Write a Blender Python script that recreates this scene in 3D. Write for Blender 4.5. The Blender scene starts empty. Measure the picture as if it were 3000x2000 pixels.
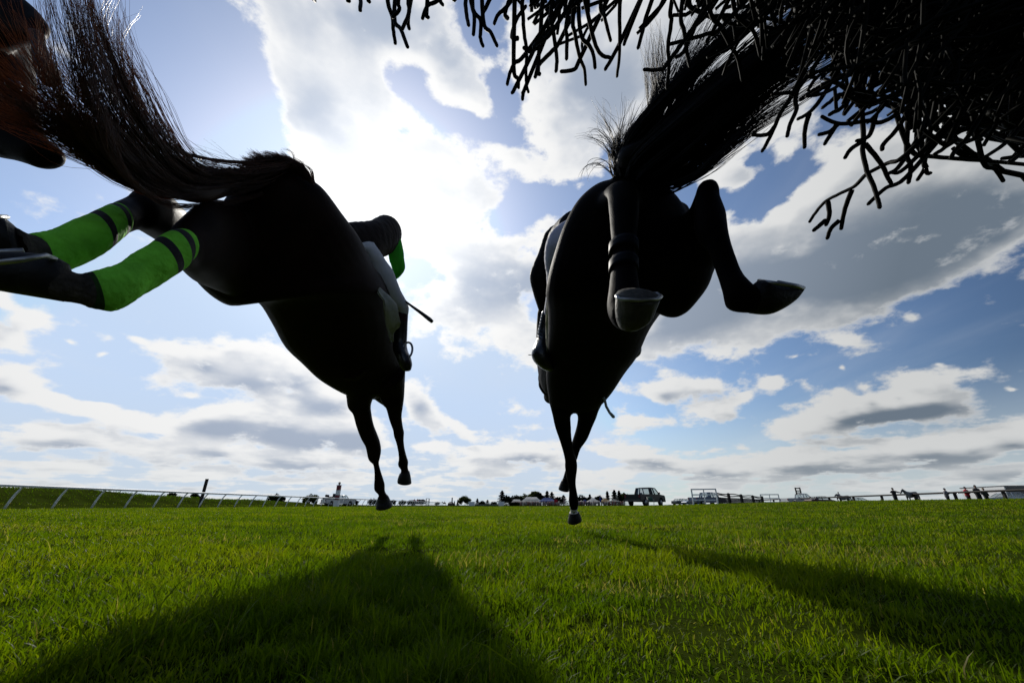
import bpy, bmesh, math, random
import numpy as np
from mathutils import Vector, Matrix, Euler

R = math.radians
rng = random.Random(7)
nrg = np.random.default_rng(11)
scene = bpy.context.scene
COL = scene.collection

# ------------------------------------------------------------------ camera
CAM_H = 0.235
FPX = 3000.0 * 14.0 / 36.0            # focal length in photo pixels
PITCH = math.atan(479.0 / FPX)        # photo horizon row 1479
cam_d = bpy.data.cameras.new("camera")
cam_d.lens = 14.0
cam_d.sensor_width = 36.0
cam_d.clip_start = 0.01
cam_d.clip_end = 6000.0
cam = bpy.data.objects.new("camera", cam_d)
cam.location = (0, 0, CAM_H)
cam.rotation_euler = (R(90) + PITCH, 0, 0)
COL.objects.link(cam)
scene.camera = cam

CAMV = np.array([0.0, 0.0, CAM_H])
FWD = np.array([0, math.cos(PITCH), math.sin(PITCH)])
UPV = np.array([0, -math.sin(PITCH), math.cos(PITCH)])
RGT = np.array([1.0, 0, 0])


def ray(px, py):
    return FWD + RGT * ((px - 1500.0) / FPX) + UPV * ((1000.0 - py) / FPX)


SIZE = 1.0        # stature of the animals and riders being built (depths are for a 1.75 m horse)


def P(px, py, z):
    """world point seen at a photo position, z metres away along the lens axis"""
    return CAMV + z * SIZE * ray(px, py)


def on_ground(px, z, gz=0.0, py=1479):
    p = P(px, py, z)
    return np.array([p[0], p[1], gz])


# ------------------------------------------------------------------ exposure
scene.view_settings.view_transform = 'Standard'
scene.view_settings.look = 'None'
scene.view_settings.exposure = 0.0
scene.view_settings.gamma = 1.0
scene.view_settings.use_curve_mapping = False
scene.render.film_transparent = False
scene.cycles.max_bounces = 6
scene.cycles.transparent_max_bounces = 8
scene.cycles.use_denoising = True

# ------------------------------------------------------------------ sun
sd = ray(1075, 655)
sd = sd / np.linalg.norm(sd)          # towards the sun
SUN_EL = math.asin(sd[2])
SUN_AZ = math.atan2(sd[0], sd[1])     # from +Y towards +X
sun_l = bpy.data.lights.new("sun", 'SUN')
sun_l.energy = 3.9
sun_l.angle = R(2.2)
sun_l.color = (1.0, 0.95, 0.86)
sun = bpy.data.objects.new("sun", sun_l)
sun.rotation_euler = Vector((-sd[0], -sd[1], -sd[2])).to_track_quat('-Z', 'Y').to_euler()
sun.location = (-20, 40, 40)
COL.objects.link(sun)

# ------------------------------------------------------------------ sky
world = bpy.data.worlds.new("World")
scene.world = world
world.use_nodes = True
wt = world.node_tree
wt.nodes.clear()
WN, WL = wt.nodes, wt.links


def wn(kind, **kw):
    n = WN.new(kind)
    for k, v in kw.items():
        setattr(n, k, v)
    return n


def wmath(op, a, b=None, c=None, clamp=False):
    n = WN.new('ShaderNodeMath')
    n.operation = op
    n.use_clamp = clamp
    for i, v in enumerate((a, b, c)):
        if v is None:
            continue
        if isinstance(v, (int, float)):
            n.inputs[i].default_value = v
        else:
            WL.new(v, n.inputs[i])
    return n.outputs[0]


def wrange(v, a, b, c=0.0, d=1.0, kind='SMOOTHSTEP'):
    n = WN.new('ShaderNodeMapRange')
    n.interpolation_type = kind
    WL.new(v, n.inputs[0])
    for i, x in enumerate((a, b, c, d)):
        n.inputs[i + 1].default_value = x
    return n.outputs[0]


def wmix(f, a, b):
    n = WN.new('ShaderNodeMix')
    n.data_type = 'RGBA'
    if isinstance(f, (int, float)):
        n.inputs[0].default_value = f
    else:
        WL.new(f, n.inputs[0])
    for i, v in ((6, a), (7, b)):
        if isinstance(v, tuple):
            n.inputs[i].default_value = (*v, 1.0)
        else:
            WL.new(v, n.inputs[i])
    return n.outputs[2]


tc = wn('ShaderNodeTexCoord')
DIR = tc.outputs['Generated']
sky = wn('ShaderNodeTexSky', sky_type='NISHITA')
sky.sun_disc = False
sky.sun_elevation = SUN_EL
sky.sun_rotation = SUN_AZ
sky.altitude = 100
sky.air_density = 1.0
sky.dust_density = 0.6
sky.ozone_density = 1.6

sep = wn('ShaderNodeSeparateXYZ')
WL.new(DIR, sep.inputs[0])
DZ = sep.outputs[2]
zc_ = wmath('ADD', wmath('MAXIMUM', DZ, 0.0), 0.10)
cmb = wn('ShaderNodeCombineXYZ')
WL.new(wmath('DIVIDE', sep.outputs[0], zc_), cmb.inputs[0])
WL.new(wmath('DIVIDE', sep.outputs[1], zc_), cmb.inputs[1])
PLANE = cmb.outputs[0]


def wnoise(vec, scale, detail, rough=0.55, lac=2.0, dist=0.0, off=(0, 0, 0), sc=(1, 1, 1)):
    m = WN.new('ShaderNodeMapping')
    m.inputs[1].default_value = off
    m.inputs[3].default_value = sc
    WL.new(vec, m.inputs[0])
    n = WN.new('ShaderNodeTexNoise')
    n.inputs['Scale'].default_value = scale
    n.inputs['Detail'].default_value = detail
    n.inputs['Roughness'].default_value = rough
    n.inputs['Lacunarity'].default_value = lac
    n.inputs['Distortion'].default_value = dist
    WL.new(m.outputs[0], n.inputs['Vector'])
    return n


# clouds: soft ellipses on the celestial sphere, broken up by fractal noise.
# (photo x, photo y, radius along, radius across, tilt in degrees, weight)
CLOUDS = [
    (900, 60, 210, 150, 25, 1.1), (1200, 110, 300, 190, 5, 1.2), (960, 330, 210, 190, 40, 1.3), (830, 190, 90, 110, 30, .8),
    (1150, 480, 260, 160, 20, 1.3), (1310, 600, 230, 190, 0, 1.2), (1080, 620, 260, 200, 0, 1.3), (1370, 290, 190, 60, 15, 1.0),
    (1620, 150, 150, 130, 0, .9), (1640, 330, 190, 150, 20, 1.2), (1530, 470, 190, 70, 35, .9), (1800, 210, 300, 230, 0, 1.2),
    (1690, 480, 120, 90, 0, .8), (2000, 80, 300, 170, 0, 1.0), (2190, 330, 250, 150, 20, 1.0), (2130, 520, 110, 60, -30, .8),
    (2270, 460, 60, 40, -30, .5), (1450, 830, 230, 150, -30, 1.25), (1560, 740, 120, 100, 0, 1.0), (1310, 905, 110, 60, 0, .9),
    (1520, 990, 150, 110, 30, 1.1), (1380, 770, 70, 60, -40, .6),
    (2500, 640, 520, 230, -20, 1.6), (2850, 480, 420, 240, -15, 1.6), (2120, 850, 360, 200, -12, 1.5), (1900, 1000, 220, 90, 0, 1.1),
    (2170, 690, 150, 90, -10, 1.0), (2600, 800, 360, 130, -22, 1.3), (2960, 640, 200, 110, -20, 1.0), (2330, 930, 260, 70, -15, .9),
    (1930, 1150, 130, 60, 0, .95), (2050, 1130, 110, 45, -10, .9), (2070, 1200, 110, 50, 0, .9), (1880, 1230, 90, 35, 0, .8), (2190, 1155, 80, 30, -20, .7),
    (2280, 1120, 62, 40, 0, .95), (2500, 1215, 280, 75, -13, 1.15), (2700, 1120, 150, 65, 5, 1.1), (2700, 1180, 180, 45, -8, 1.0),
    (2500, 990, 90, 30, 0, .75), (2350, 1045, 75, 18, -8, .6), (2700, 915, 45, 22, 0, .5), (2468, 1085, 22, 15, 0, .6), (2450, 1155, 26, 20, 30, .55),
    (2370, 1128, 32, 20, 30, .5), (2520, 1140, 30, 18, 0, .5), (2990, 1130, 40, 22, 0, .6), (2780, 1055, 50, 14, -5, .5),
    (2380, 1345, 300, 52, -5, 1.05), (2780, 1310, 300, 62, -8, 1.1), (2950, 1265, 150, 50, -5, 1.0), (2100, 1375, 180, 38, 0, .95), (2850, 1390, 240, 36, -4, .8),
    (2560, 1420, 240, 26, 0, .7), (2130, 1425, 180, 26, 0, .7),
    (110, 930, 120, 50, 14, 1.0), (40, 985, 110, 50, 20, .9), (210, 1000, 40, 20, 40, .5), (20, 880, 60, 30, 20, .7),
    (60, 1110, 150, 75, 22, 1.05), (190, 1180, 140, 50, 24, .9), (400, 1230, 210, 34, 14, .85), (320, 1190, 55, 18, 0, .6),
    (390, 995, 80, 20, 24, .7), (500, 1020, 70, 22, 10, .7), (305, 1030, 30, 12, 0, .5), (630, 995, 30, 16, 0, .55), (690, 1010, 60, 25, 0, .65),
    (560, 1060, 170, 60, 16, 1.1), (720, 1080, 170, 95, 15, 1.2), (850, 1090, 150, 90, 20, 1.15), (570, 1155, 70, 16, 5, .7), (900, 1160, 150, 50, 10, 1.0),
    (640, 1230, 160, 55, 4, 1.15), (860, 1240, 240, 65, 8, 1.15), (1050, 1260, 160, 60, 0, 1.0),
    (200, 1280, 260, 52, 4, 1.05), (450, 1300, 160, 36, 10, .9), (620, 1310, 150, 42, 12, 1.0), (880, 1340, 260, 46, 4, 1.0), (180, 1360, 260, 26, 0, .75),
    (560, 1380, 240, 24, 0, .7), (900, 1410, 240, 22, 0, .6),
    (1210, 1170, 70, 60, 40, .95), (1270, 1230, 80, 50, 35, .9), (1360, 1270, 90, 34, 40, .8), (1250, 1310, 100, 24, 0, .6), (1500, 1320, 170, 48, 0, 1.05), (1420, 1370, 180, 26, 0, .7),
    (1900, 1345, 170, 40, 4, 1.0), (1780, 1385, 150, 26, 0, .7), (1700, 1420, 200, 18, 0, .5), (1330, 1415, 160, 18, 0, .5),
]
HOLES = [
    (1190, 240, 75, 60, 20, 1.5), (1330, 330, 110, 55, 20, 1.3), (1420, 60, 70, 110, 10, 1.4), (1480, 300, 70, 90, 20, 1.1), (1450, 385, 100, 40, 20, .9),
    (1545, 590, 90, 60, 0, 1.5), (1480, 620, 60, 40, 0, .8), (1740, 580, 50, 60, 0, .5), (2230, 600, 130, 60, -30, 1.6), (2110, 600, 60, 60, 0, .8), (2300, 530, 120, 40, -25, 1.0),
    (2180, 500, 70, 30, -30, .7), (700, 300, 110, 330, -18, 1.6), (1170, 390, 60, 30, 20, .5), (1680, 70, 60, 50, 0, .4),
]
GREYS = [
    (930, 340, 150, 110, 30, 1.0), (1030, 60, 260, 110, 0, .75), (1290, 140, 130, 120, 0, .8), (1130, 80, 130, 120, 0, .6),
    (1800, 300, 260, 200, 0, .8), (1720, 220, 150, 110, 0, .6),
    (1420, 830, 170, 110, -20, 1.05), (1540, 850, 120, 90, 0, 1.0),
    (2350, 800, 420, 150, -16, 1.25), (2650, 740, 420, 150, -18, 1.35), (2950, 620, 260, 120, -15, 1.3), (2000, 940, 220, 110, -10, 1.15), (2150, 840, 200, 110, 0, .9), (2750, 560, 260, 90, -15, .5),
    (1950, 1160, 70, 26, 0, .7), (2080, 1165, 70, 22, 10, .7), (2550, 1225, 230, 34, -10, 1.15), (2720, 1200, 150, 26, -5, 1.0), (2700, 1140, 90, 24, 0, .4),
    (2400, 1365, 230, 30, -2, .9), (2740, 1345, 260, 40, -5, 1.1), (2960, 1300, 130, 34, -4, 1.0), (2110, 1390, 130, 22, 0, 1.0), (2880, 1405, 200, 20, -3, .7),
    (40, 1140, 110, 42, 15, .9), (20, 985, 50, 26, 0, .5), (590, 1070, 100, 36, 12, 1.0), (740, 1130, 180, 52, 8, 1.15), (870, 1120, 90, 60, 15, .9), (940, 1190, 110, 34, 5, .9),
    (640, 1255, 130, 28, 3, 1.1), (880, 1280, 240, 42, 8, 1.15), (1030, 1290, 140, 30, 0, .9), (260, 1305, 220, 26, 4, .95), (640, 1330, 120, 22, 8, .9), (900, 1362, 210, 24, 2, .8),
    (1510, 1338, 130, 22, 0, .9), (1930, 1362, 120, 20, 3, .9), (1220, 1190, 50, 36, 30, .6), (150, 1372, 200, 14, 0, .6),
]


def sphere_map(px, py, ra, rb, tilt):
    c = ray(px, py)
    n0 = np.linalg.norm(c)
    c = c / n0
    a = R(tilt)
    q = ray(px + math.cos(a), py + math.sin(a))
    q = q / np.linalg.norm(q)
    e1 = q - c * np.dot(q, c)
    k1 = np.linalg.norm(e1)
    e1 /= k1
    q2 = ray(px - math.sin(a), py + math.cos(a))
    q2 = q2 / np.linalg.norm(q2)
    k2 = np.linalg.norm(q2 - c)
    e2 = np.cross(c, e1)
    M = Matrix(((e1[0], e2[0], c[0]), (e1[1], e2[1], c[1]), (e1[2], e2[2], c[2])))
    return c, M.to_euler(), (ra * k1, rb * k2, 0.8)


def blob_sum(items, vec):
    acc = None
    for (px, py, ra, rb, tilt, w) in items:
        c, e, s = sphere_map(px, py, ra * (1.5 if py < 850 else 1.32), rb * (1.5 if py < 850 else (1.32 if py < 1180 else 1.42)), tilt)
        m = WN.new('ShaderNodeMapping')
        m.vector_type = 'TEXTURE'
        m.inputs[1].default_value = tuple(c)
        m.inputs[2].default_value = tuple(e)
        m.inputs[3].default_value = s
        WL.new(vec, m.inputs[0])
        g = WN.new('ShaderNodeTexGradient')
        g.gradient_type = 'QUADRATIC_SPHERE'
        WL.new(m.outputs[0], g.inputs[0])
        acc = wmath('MULTIPLY_ADD', g.outputs[1], w * (1.42 if py < 1180 else 1.75), acc if acc is not None else 0.0)
    return acc


def plane_of(vec):
    """project a direction on the flat cloud deck, so clouds shrink towards the horizon"""
    sp = WN.new('ShaderNodeSeparateXYZ')
    WL.new(vec, sp.inputs[0])
    h = wmath('ADD', wmath('MAXIMUM', sp.outputs[2], 0.0), 0.10)
    cb = WN.new('ShaderNodeCombineXYZ')
    WL.new(wmath('DIVIDE', sp.outputs[0], h), cb.inputs[0])
    WL.new(wmath('DIVIDE', sp.outputs[1], h), cb.inputs[1])
    return cb.outputs[0], sp.outputs[2]


def vmath(op, a_, b_):
    n = WN.new('ShaderNodeVectorMath')
    n.operation = op
    for i, v in enumerate((a_, b_)):
        if isinstance(v, tuple):
            n.inputs[i].default_value = v
        else:
            WL.new(v, n.inputs[i])
    return n.outputs[0]


def cloud_density(vec, fine=True):
    pl, dz = plane_of(vec)
    warp = wnoise(vec, 5.0, 3.0, .5, off=(3.1, .4, 0))
    wd = vmath('ADD', vec, vmath('ADD', vmath('MULTIPLY', warp.outputs['Color'], (.10, .10, .05)), (-.05, -.05, -.025)))
    lowf = wrange(dz, .04, .40, 1.0, 0.0, 'LINEAR')
    n_big = wnoise(pl, 1.9, 10.0 if fine else 5.0, .58, off=(.7, 2.3, 0))
    n_fine = wnoise(vec, 9.0, 8.0 if fine else 3.0, .60, sc=(1, 1, 1.7), off=(5, 1, 2))
    nz = wmath('ADD', wmath('MULTIPLY', wmath('SUBTRACT', n_big.outputs[0], .5), wmath('MULTIPLY_ADD', lowf, .65, .45)), wmath('MULTIPLY', wmath('SUBTRACT', n_fine.outputs[0], .5), .85))
    if fine:
        n_mid = wnoise(vec, 22.0, 7.0, .6, sc=(1, 1, 1.6), off=(1, 7, 4), dist=.3)
        nz = wmath('MULTIPLY_ADD', wmath('SUBTRACT', n_mid.outputs[0], .5), .42, nz)
    bd = wmath('MINIMUM', blob_sum(CLOUDS, wd), 1.05)
    bd = wmath('SUBTRACT', bd, blob_sum(HOLES, wd))
    d = wmath('MULTIPLY_ADD', nz, 2.7, bd)
    d = wmath('MULTIPLY_ADD', wrange(dz, .03, .24, 1.0, 0.0), .20, d)
    return d, nz, wd


dens, nn, WDIR = cloud_density(DIR)
# the same cloud field a few degrees nearer the sun: what lies there shades what we see here
SHIFT = vmath('NORMALIZE', vmath('ADD', DIR, tuple(sd * .055)), (0, 0, 0))
dens_s, _n2, _w2 = cloud_density(SHIFT, False)
mask = wrange(dens, .13, .64)
grey = wmath('MULTIPLY_ADD', nn, .9, wmath('MULTIPLY', blob_sum(GREYS, WDIR), .85))
grey = wmath('MULTIPLY_ADD', wrange(dens_s, .15, 1.25), .85, grey)
greyf = wrange(grey, .15, 1.9)
edge = wrange(dens, .25, .80)
greyf = wmath('MULTIPLY', greyf, edge)

# forward scattering: cloud and haze are far brighter around the sun
dotn = WN.new('ShaderNodeVectorMath'); dotn.operation = 'DOT_PRODUCT'
WL.new(DIR, dotn.inputs[0]); dotn.inputs[1].default_value = tuple(sd)
SD = dotn.outputs['Value']
fwd_w = wrange(SD, .45, 1.0, 0.0, 1.0, 'LINEAR')
fwd_n = wmath('MULTIPLY', wmath('POWER', wrange(SD, .8, 1.0, 0.0, 1.0, 'LINEAR'), 6.0), .55)
K = 10.0     # world strength is 0.1
white = wmix(fwd_w, (.62 * K, .63 * K, .63 * K), (.98 * K, .98 * K, .98 * K))
greyc = wmix(fwd_w, (.145 * K, .185 * K, .235 * K), (.46 * K, .53 * K, .66 * K))
cloud = wmix(greyf, white, greyc)
hz = wmix(wrange(DZ, .0, .13, 1.0, 0.0), cloud, (.66 * K, .70 * K, .72 * K))
cloud = wmix(.40, cloud, hz)
# high thin cirrus veil
cir = wnoise(PLANE, 1.1, 6.0, .55, sc=(1.0, .35, 1), off=(9, 4, 1))
veil = wmath('MULTIPLY', wrange(cir.outputs[0], .45, .80), .22)
scl = WN.new('ShaderNodeVectorMath'); scl.operation = 'SCALE'
WL.new(sky.outputs[0], scl.inputs[0])
WL.new(wrange(SD, .30, 1.0, .50, 1.55, 'LINEAR'), scl.inputs['Scale'])
tnt = WN.new('ShaderNodeVectorMath'); tnt.operation = 'MULTIPLY'
WL.new(scl.outputs[0], tnt.inputs[0])
WL.new(wmix(wrange(SD, .30, .9, 0, 1, 'LINEAR'), (.86, 1.0, 1.20), (1.0, 1.0, 1.0)), tnt.inputs[1])
cl = WN.new('ShaderNodeVectorMath'); cl.operation = 'MINIMUM'
WL.new(tnt.outputs[0], cl.inputs[0]); cl.inputs[1].default_value = (.56 * K, .70 * K, .92 * K)
skyc = wmix(wrange(DZ, -.02, .24, .75, 0.0), cl.outputs[0], (.60 * K, .67 * K, .72 * K))
skyc = wmix(veil, skyc, (.70 * K, .75 * K, .80 * K))
final = wmix(mask, skyc, cloud)
glow = WN.new('ShaderNodeMix'); glow.data_type = 'RGBA'; glow.blend_type = 'ADD'
WL.new(fwd_n, glow.inputs[0]); WL.new(final, glow.inputs[6])
glow.inputs[7].default_value = (.75 * K, .75 * K, .72 * K, 1)
bg = wn('ShaderNodeBackground')
WL.new(glow.outputs[2], bg.inputs[0])
bg.inputs[1].default_value = 0.10
wo = wn('ShaderNodeOutputWorld')
WL.new(bg.outputs[0], wo.inputs[0])
world.cycles.sampling_method = 'MANUAL'
world.cycles.sample_map_resolution = 512

# ------------------------------------------------------------------ materials
def mat(name, base, rough=.6, spec=.4, noise=0.0, nscale=20.0, metal=0.0, bump=0.0, bscale=60.0, trans=None, sheen=0.0, alt=None, coat=0.0):
    m = bpy.data.materials.new(name)
    m.use_nodes = True
    t = m.node_tree
    b = t.nodes['Principled BSDF']
    b.inputs['Roughness'].default_value = rough
    b.inputs['Specular IOR Level'].default_value = spec
    b.inputs['Metallic'].default_value = metal
    b.inputs['Sheen Weight'].default_value = sheen
    b.inputs['Coat Weight'].default_value = coat
    b.inputs['Base Color'].default_value = (*base, 1)
    tcn = t.nodes.new('ShaderNodeTexCoord')
    if noise or alt:
        n = t.nodes.new('ShaderNodeTexNoise')
        n.inputs['Scale'].default_value = nscale
        n.inputs['Detail'].default_value = 6
        t.links.new(tcn.outputs['Object'], n.inputs['Vector'])
        r = t.nodes.new('ShaderNodeMapRange')
        r.inputs[1].default_value = .3
        r.inputs[2].default_value = .7
        t.links.new(n.outputs[0], r.inputs[0])
        x = t.nodes.new('ShaderNodeMix')
        x.data_type = 'RGBA'
        t.links.new(r.outputs[0], x.inputs[0])
        lo = alt if alt else tuple(c * (1 - noise) for c in base)
        hi = base if alt else tuple(min(1, c * (1 + noise)) for c in base)
        x.inputs[6].default_value = (*lo, 1)
        x.inputs[7].default_value = (*hi, 1)
        t.links.new(x.outputs[2], b.inputs['Base Color'])
    if bump:
        n2 = t.nodes.new('ShaderNodeTexNoise')
        n2.inputs['Scale'].default_value = bscale
        n2.inputs['Detail'].default_value = 5
        t.links.new(tcn.outputs['Object'], n2.inputs['Vector'])
        bp = t.nodes.new('ShaderNodeBump')
        bp.inputs['Strength'].default_value = bump
        bp.inputs['Distance'].default_value = .02
        t.links.new(n2.outputs[0], bp.inputs['Height'])
        t.links.new(bp.outputs[0], b.inputs['Normal'])
    if trans:
        tr = t.nodes.new('ShaderNodeBsdfTranslucent')
        tr.inputs[0].default_value = (*trans[0], 1)
        ms = t.nodes.new('ShaderNodeMixShader')
        ms.inputs[0].default_value = trans[1]
        t.links.new(b.outputs[0], ms.inputs[1])
        t.links.new(tr.outputs[0], ms.inputs[2])
        t.links.new(ms.outputs[0], t.nodes['Material Output'].inputs[0])
    return m


# ------------------------------------------------------------------ objects
def tag(o, label=None, cat=None, group=None, kind=None):
    if label:
        o['label'] = label
    if cat:
        o['category'] = cat
    if group:
        o['group'] = group
    if kind:
        o['kind'] = kind
    return o


def thing(name, label, cat, loc=(0, 0, 0), group=None):
    o = bpy.data.objects.new(name, None)
    o.empty_display_size = .1
    o.location = tuple(float(v) for v in loc)
    COL.objects.link(o)
    return tag(o, label, cat, group)


def root_loc(o):
    v = np.zeros(3)
    while o is not None:
        v = v + np.array(o.location)
        o = o.parent
    return v


class MB:
    """collects vertices and faces (world coordinates) for one mesh object"""

    def __init__(self):
        self.v, self.f, self.mi = [], [], []

    def add(self, vs, fs, mi=0):
        k = len(self.v)
        self.v.extend([tuple(map(float, p)) for p in vs])
        self.f.extend([tuple(i + k for i in f) for f in fs])
        self.mi.extend([mi] * len(fs))
        return self

    def box(self, c, s, mi=0, M=None):
        x, y, z = s[0] / 2, s[1] / 2, s[2] / 2
        vs = [np.array(p, float) for p in ((-x, -y, -z), (x, -y, -z), (x, y, -z), (-x, y, -z), (-x, -y, z), (x, -y, z), (x, y, z), (-x, y, z))]
        if M is not None:
            vs = [np.array(M) @ p for p in vs]
        c = np.array(c, float)
        return self.add([p + c for p in vs], [(3, 2, 1, 0), (4, 5, 6, 7), (0, 1, 5, 4), (1, 2, 6, 5), (2, 3, 7, 6), (3, 0, 4, 7)], mi)

    def tube(self, pts, rad, n=6, mi=0, caps=True):
        pts = [np.array(p, float) for p in pts]
        m = len(pts)
        if isinstance(rad, (int, float)):
            rad = [rad] * m
        vs, fs = [], []
        prev = None
        for i in range(m):
            t = pts[min(i + 1, m - 1)] - pts[max(i - 1, 0)]
            t = t / (np.linalg.norm(t) + 1e-12)
            if prev is None:
                a = np.array([0, 0, 1.0]) if abs(t[2]) < .9 else np.array([1.0, 0, 0])
            else:
                a = prev
            u = a - t * np.dot(a, t)
            u = u / (np.linalg.norm(u) + 1e-12)
            prev = u
            w = np.cross(t, u)
            for k in range(n):
                an = 2 * math.pi * k / n
                vs.append(pts[i] + rad[i] * (math.cos(an) * u + math.sin(an) * w))
        for i in range(m - 1):
            for k in range(n):
                k2 = (k + 1) % n
                fs.append((i * n + k, i * n + k2, (i + 1) * n + k2, (i + 1) * n + k))
        if caps:
            fs.append(tuple(range(n - 1, -1, -1)))
            fs.append(tuple((m - 1) * n + k for k in range(n)))
        return self.add(vs, fs, mi)

    def ball(self, c, r, nu=10, nv=7, mi=0):
        r = np.array([r, r, r], float) if isinstance(r, (int, float)) else np.array(r, float)
        c = np.array(c, float)
        vs = [c + r * np.array([0, 0, 1])]
        for j in range(1, nv):
            ph = math.pi * j / nv
            for i in range(nu):
                th = 2 * math.pi * i / nu
                vs.append(c + r * np.array([math.sin(ph) * math.cos(th), math.sin(ph) * math.sin(th), math.cos(ph)]))
        vs.append(c - r * np.array([0, 0, 1]))
        fs = [(0, 1 + i, 1 + (i + 1) % nu) for i in range(nu)]
        for j in range(nv - 2):
            for i in range(nu):
                a, b = 1 + j * nu + i, 1 + j * nu + (i + 1) % nu
                fs.append((a, a + nu, b + nu, b))
        l = len(vs) - 1
        fs += [(l, 1 + (nv - 2) * nu + (i + 1) % nu, 1 + (nv - 2) * nu + i) for i in range(nu)]
        return self.add(vs, fs, mi)

    def build(self, name, mats, parent=None, smooth=True, label=None):
        me = bpy.data.meshes.new(name)
        base = root_loc(parent) if parent is not None else np.zeros(3)
        me.from_pydata([tuple(np.array(p) - base) for p in self.v], [], self.f)
        for mt in (mats if isinstance(mats, (list, tuple)) else [mats]):
            me.materials.append(mt)
        me.polygons.foreach_set('material_index', self.mi)
        me.polygons.foreach_set('use_smooth', [smooth] * len(self.f))
        me.update()
        o = bpy.data.objects.new(name, me)
        COL.objects.link(o)
        if parent is not None:
            o.parent = parent
        if label:
            o['label'] = label
        return o


def origin_to(o, loc):
    """move a top-level mesh's origin without moving the mesh"""
    loc = Vector(tuple(float(v) for v in loc))
    o.data.transform(Matrix.Translation(-loc))
    o.location = loc
    return o


def catmull(a, t):
    a = np.asarray(a, float)
    n = len(a)
    i = min(int(t), n - 2)
    u = t - i
    p0, p1, p2, p3 = a[max(i - 1, 0)], a[i], a[i + 1], a[min(i + 2, n - 1)]
    return .5 * (2 * p1 + (p2 - p0) * u + (2 * p0 - 5 * p1 + 4 * p2 - p3) * u * u + (3 * p1 - p0 - 3 * p2 + p3) * u ** 3)


def ring_curves(rings):
    """rings: (left x, left y, right x, right y, depth[, thickness ratio]) in photo positions"""
    tilt = [r[6] if len(r) > 6 else 0.0 for r in rings]
    Lp = [P(r[0], r[1], r[4] - q) for r, q in zip(rings, tilt)]
    Rp = [P(r[2], r[3], r[4] + q) for r, q in zip(rings, tilt)]
    K_ = [r[5] if len(r) > 5 else 1.0 for r in rings]
    return np.array(Lp), np.array(Rp), np.array(K_)


def loft(mb, rings, seg=20, sub=4, scale=1.0, t0=0.0, t1=None, mats=None, world=False, endcap=.35, along=0.0, ripple=0.0):
    Lp, Rp, K_ = rings if world else ring_curves(rings)
    n = len(Lp)
    t1 = n - 1 if t1 is None else t1
    m = max(2, int(round((t1 - t0) * sub)) + 1)
    ts = np.linspace(t0, t1, m)
    Ls = np.array([catmull(Lp, t) for t in ts])
    Rs = np.array([catmull(Rp, t) for t in ts])
    Ks = np.array([float(catmull(K_[:, None], t)[0]) for t in ts])
    C = (Ls + Rs) / 2
    A = (Rs - Ls) / 2 * scale
    vs, fs, mi = [], [], []
    pb = None
    for i in range(m):
        T = C[min(i + 1, m - 1)] - C[max(i - 1, 0)]
        T = T / (np.linalg.norm(T) + 1e-9)
        a = A[i]
        la = np.linalg.norm(a) + 1e-9
        b = np.cross(a, T)
        if np.linalg.norm(b) < .3 * la:
            b = pb if pb is not None else np.cross(a, FWD)
        b = b / (np.linalg.norm(b) + 1e-9)
        if along:
            vr = C[i] - CAMV
            vr = vr - a * np.dot(vr, a) / (la * la)
            vr = vr / np.linalg.norm(vr)
            if np.dot(vr, b) < 0:
                b = -b
            b = b * (1 - along) + vr * along
            b = b / (np.linalg.norm(b) + 1e-9)
        if pb is not None and np.dot(b, pb) < 0:
            b = -b
        pb = b
        for k in range(seg):
            an = 2 * math.pi * k / seg
            rp = 1 + ripple * (math.sin(ts[i] * 5.3 + 2.6 * math.sin(an + ts[i])) * (.5 + .5 * math.sin(ts[i] * 2.1 + an * 2)) + .7 * math.sin(ts[i] * 17 + 2 * an) * math.sin(an * 3 + ts[i] * 2)) if ripple else 1.0
            vs.append(C[i] + (a * math.cos(an) + b * la * Ks[i] * math.sin(an)) * rp)
    for i in range(m - 1):
        q = 0 if mats is None else mats(ts[i] + .5 * (ts[1] - ts[0]))
        for k in range(seg):
            k2 = (k + 1) % seg
            fs.append((i * seg + k, i * seg + k2, (i + 1) * seg + k2, (i + 1) * seg + k))
            mi.append(q)
    # rounded ends
    for e in (0, m - 1):
        T = C[1] - C[0] if e == 0 else C[-1] - C[-2]
        T = T / (np.linalg.norm(T) + 1e-9) * (-1 if e == 0 else 1)
        la = np.linalg.norm(A[e]) * min(1.0, max(Ks[e], .2))
        mid = len(vs)
        for k in range(seg):
            p = vs[e * seg + k]
            vs.append(C[e] + (p - C[e]) * .62 + T * la * endcap * .75)
        vs.append(C[e] + T * la * endcap)
        q = 0 if mats is None else mats(ts[e])
        for k in range(seg):
            k2 = (k + 1) % seg
            f1 = (e * seg + k, mid + k, mid + k2, e * seg + k2)
            f2 = (mid + k, mid + seg, mid + k2)
            if e == 0:
                fs += [f1, f2]
            else:
                fs += [f1[::-1], f2[::-1]]
            mi += [q, q]
    k0 = len(mb.v)
    mb.v.extend([tuple(map(float, p)) for p in vs])
    mb.f.extend([tuple(i + k0 for i in f) for f in fs])
    mb.mi.extend(mi)
    return mb


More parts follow.
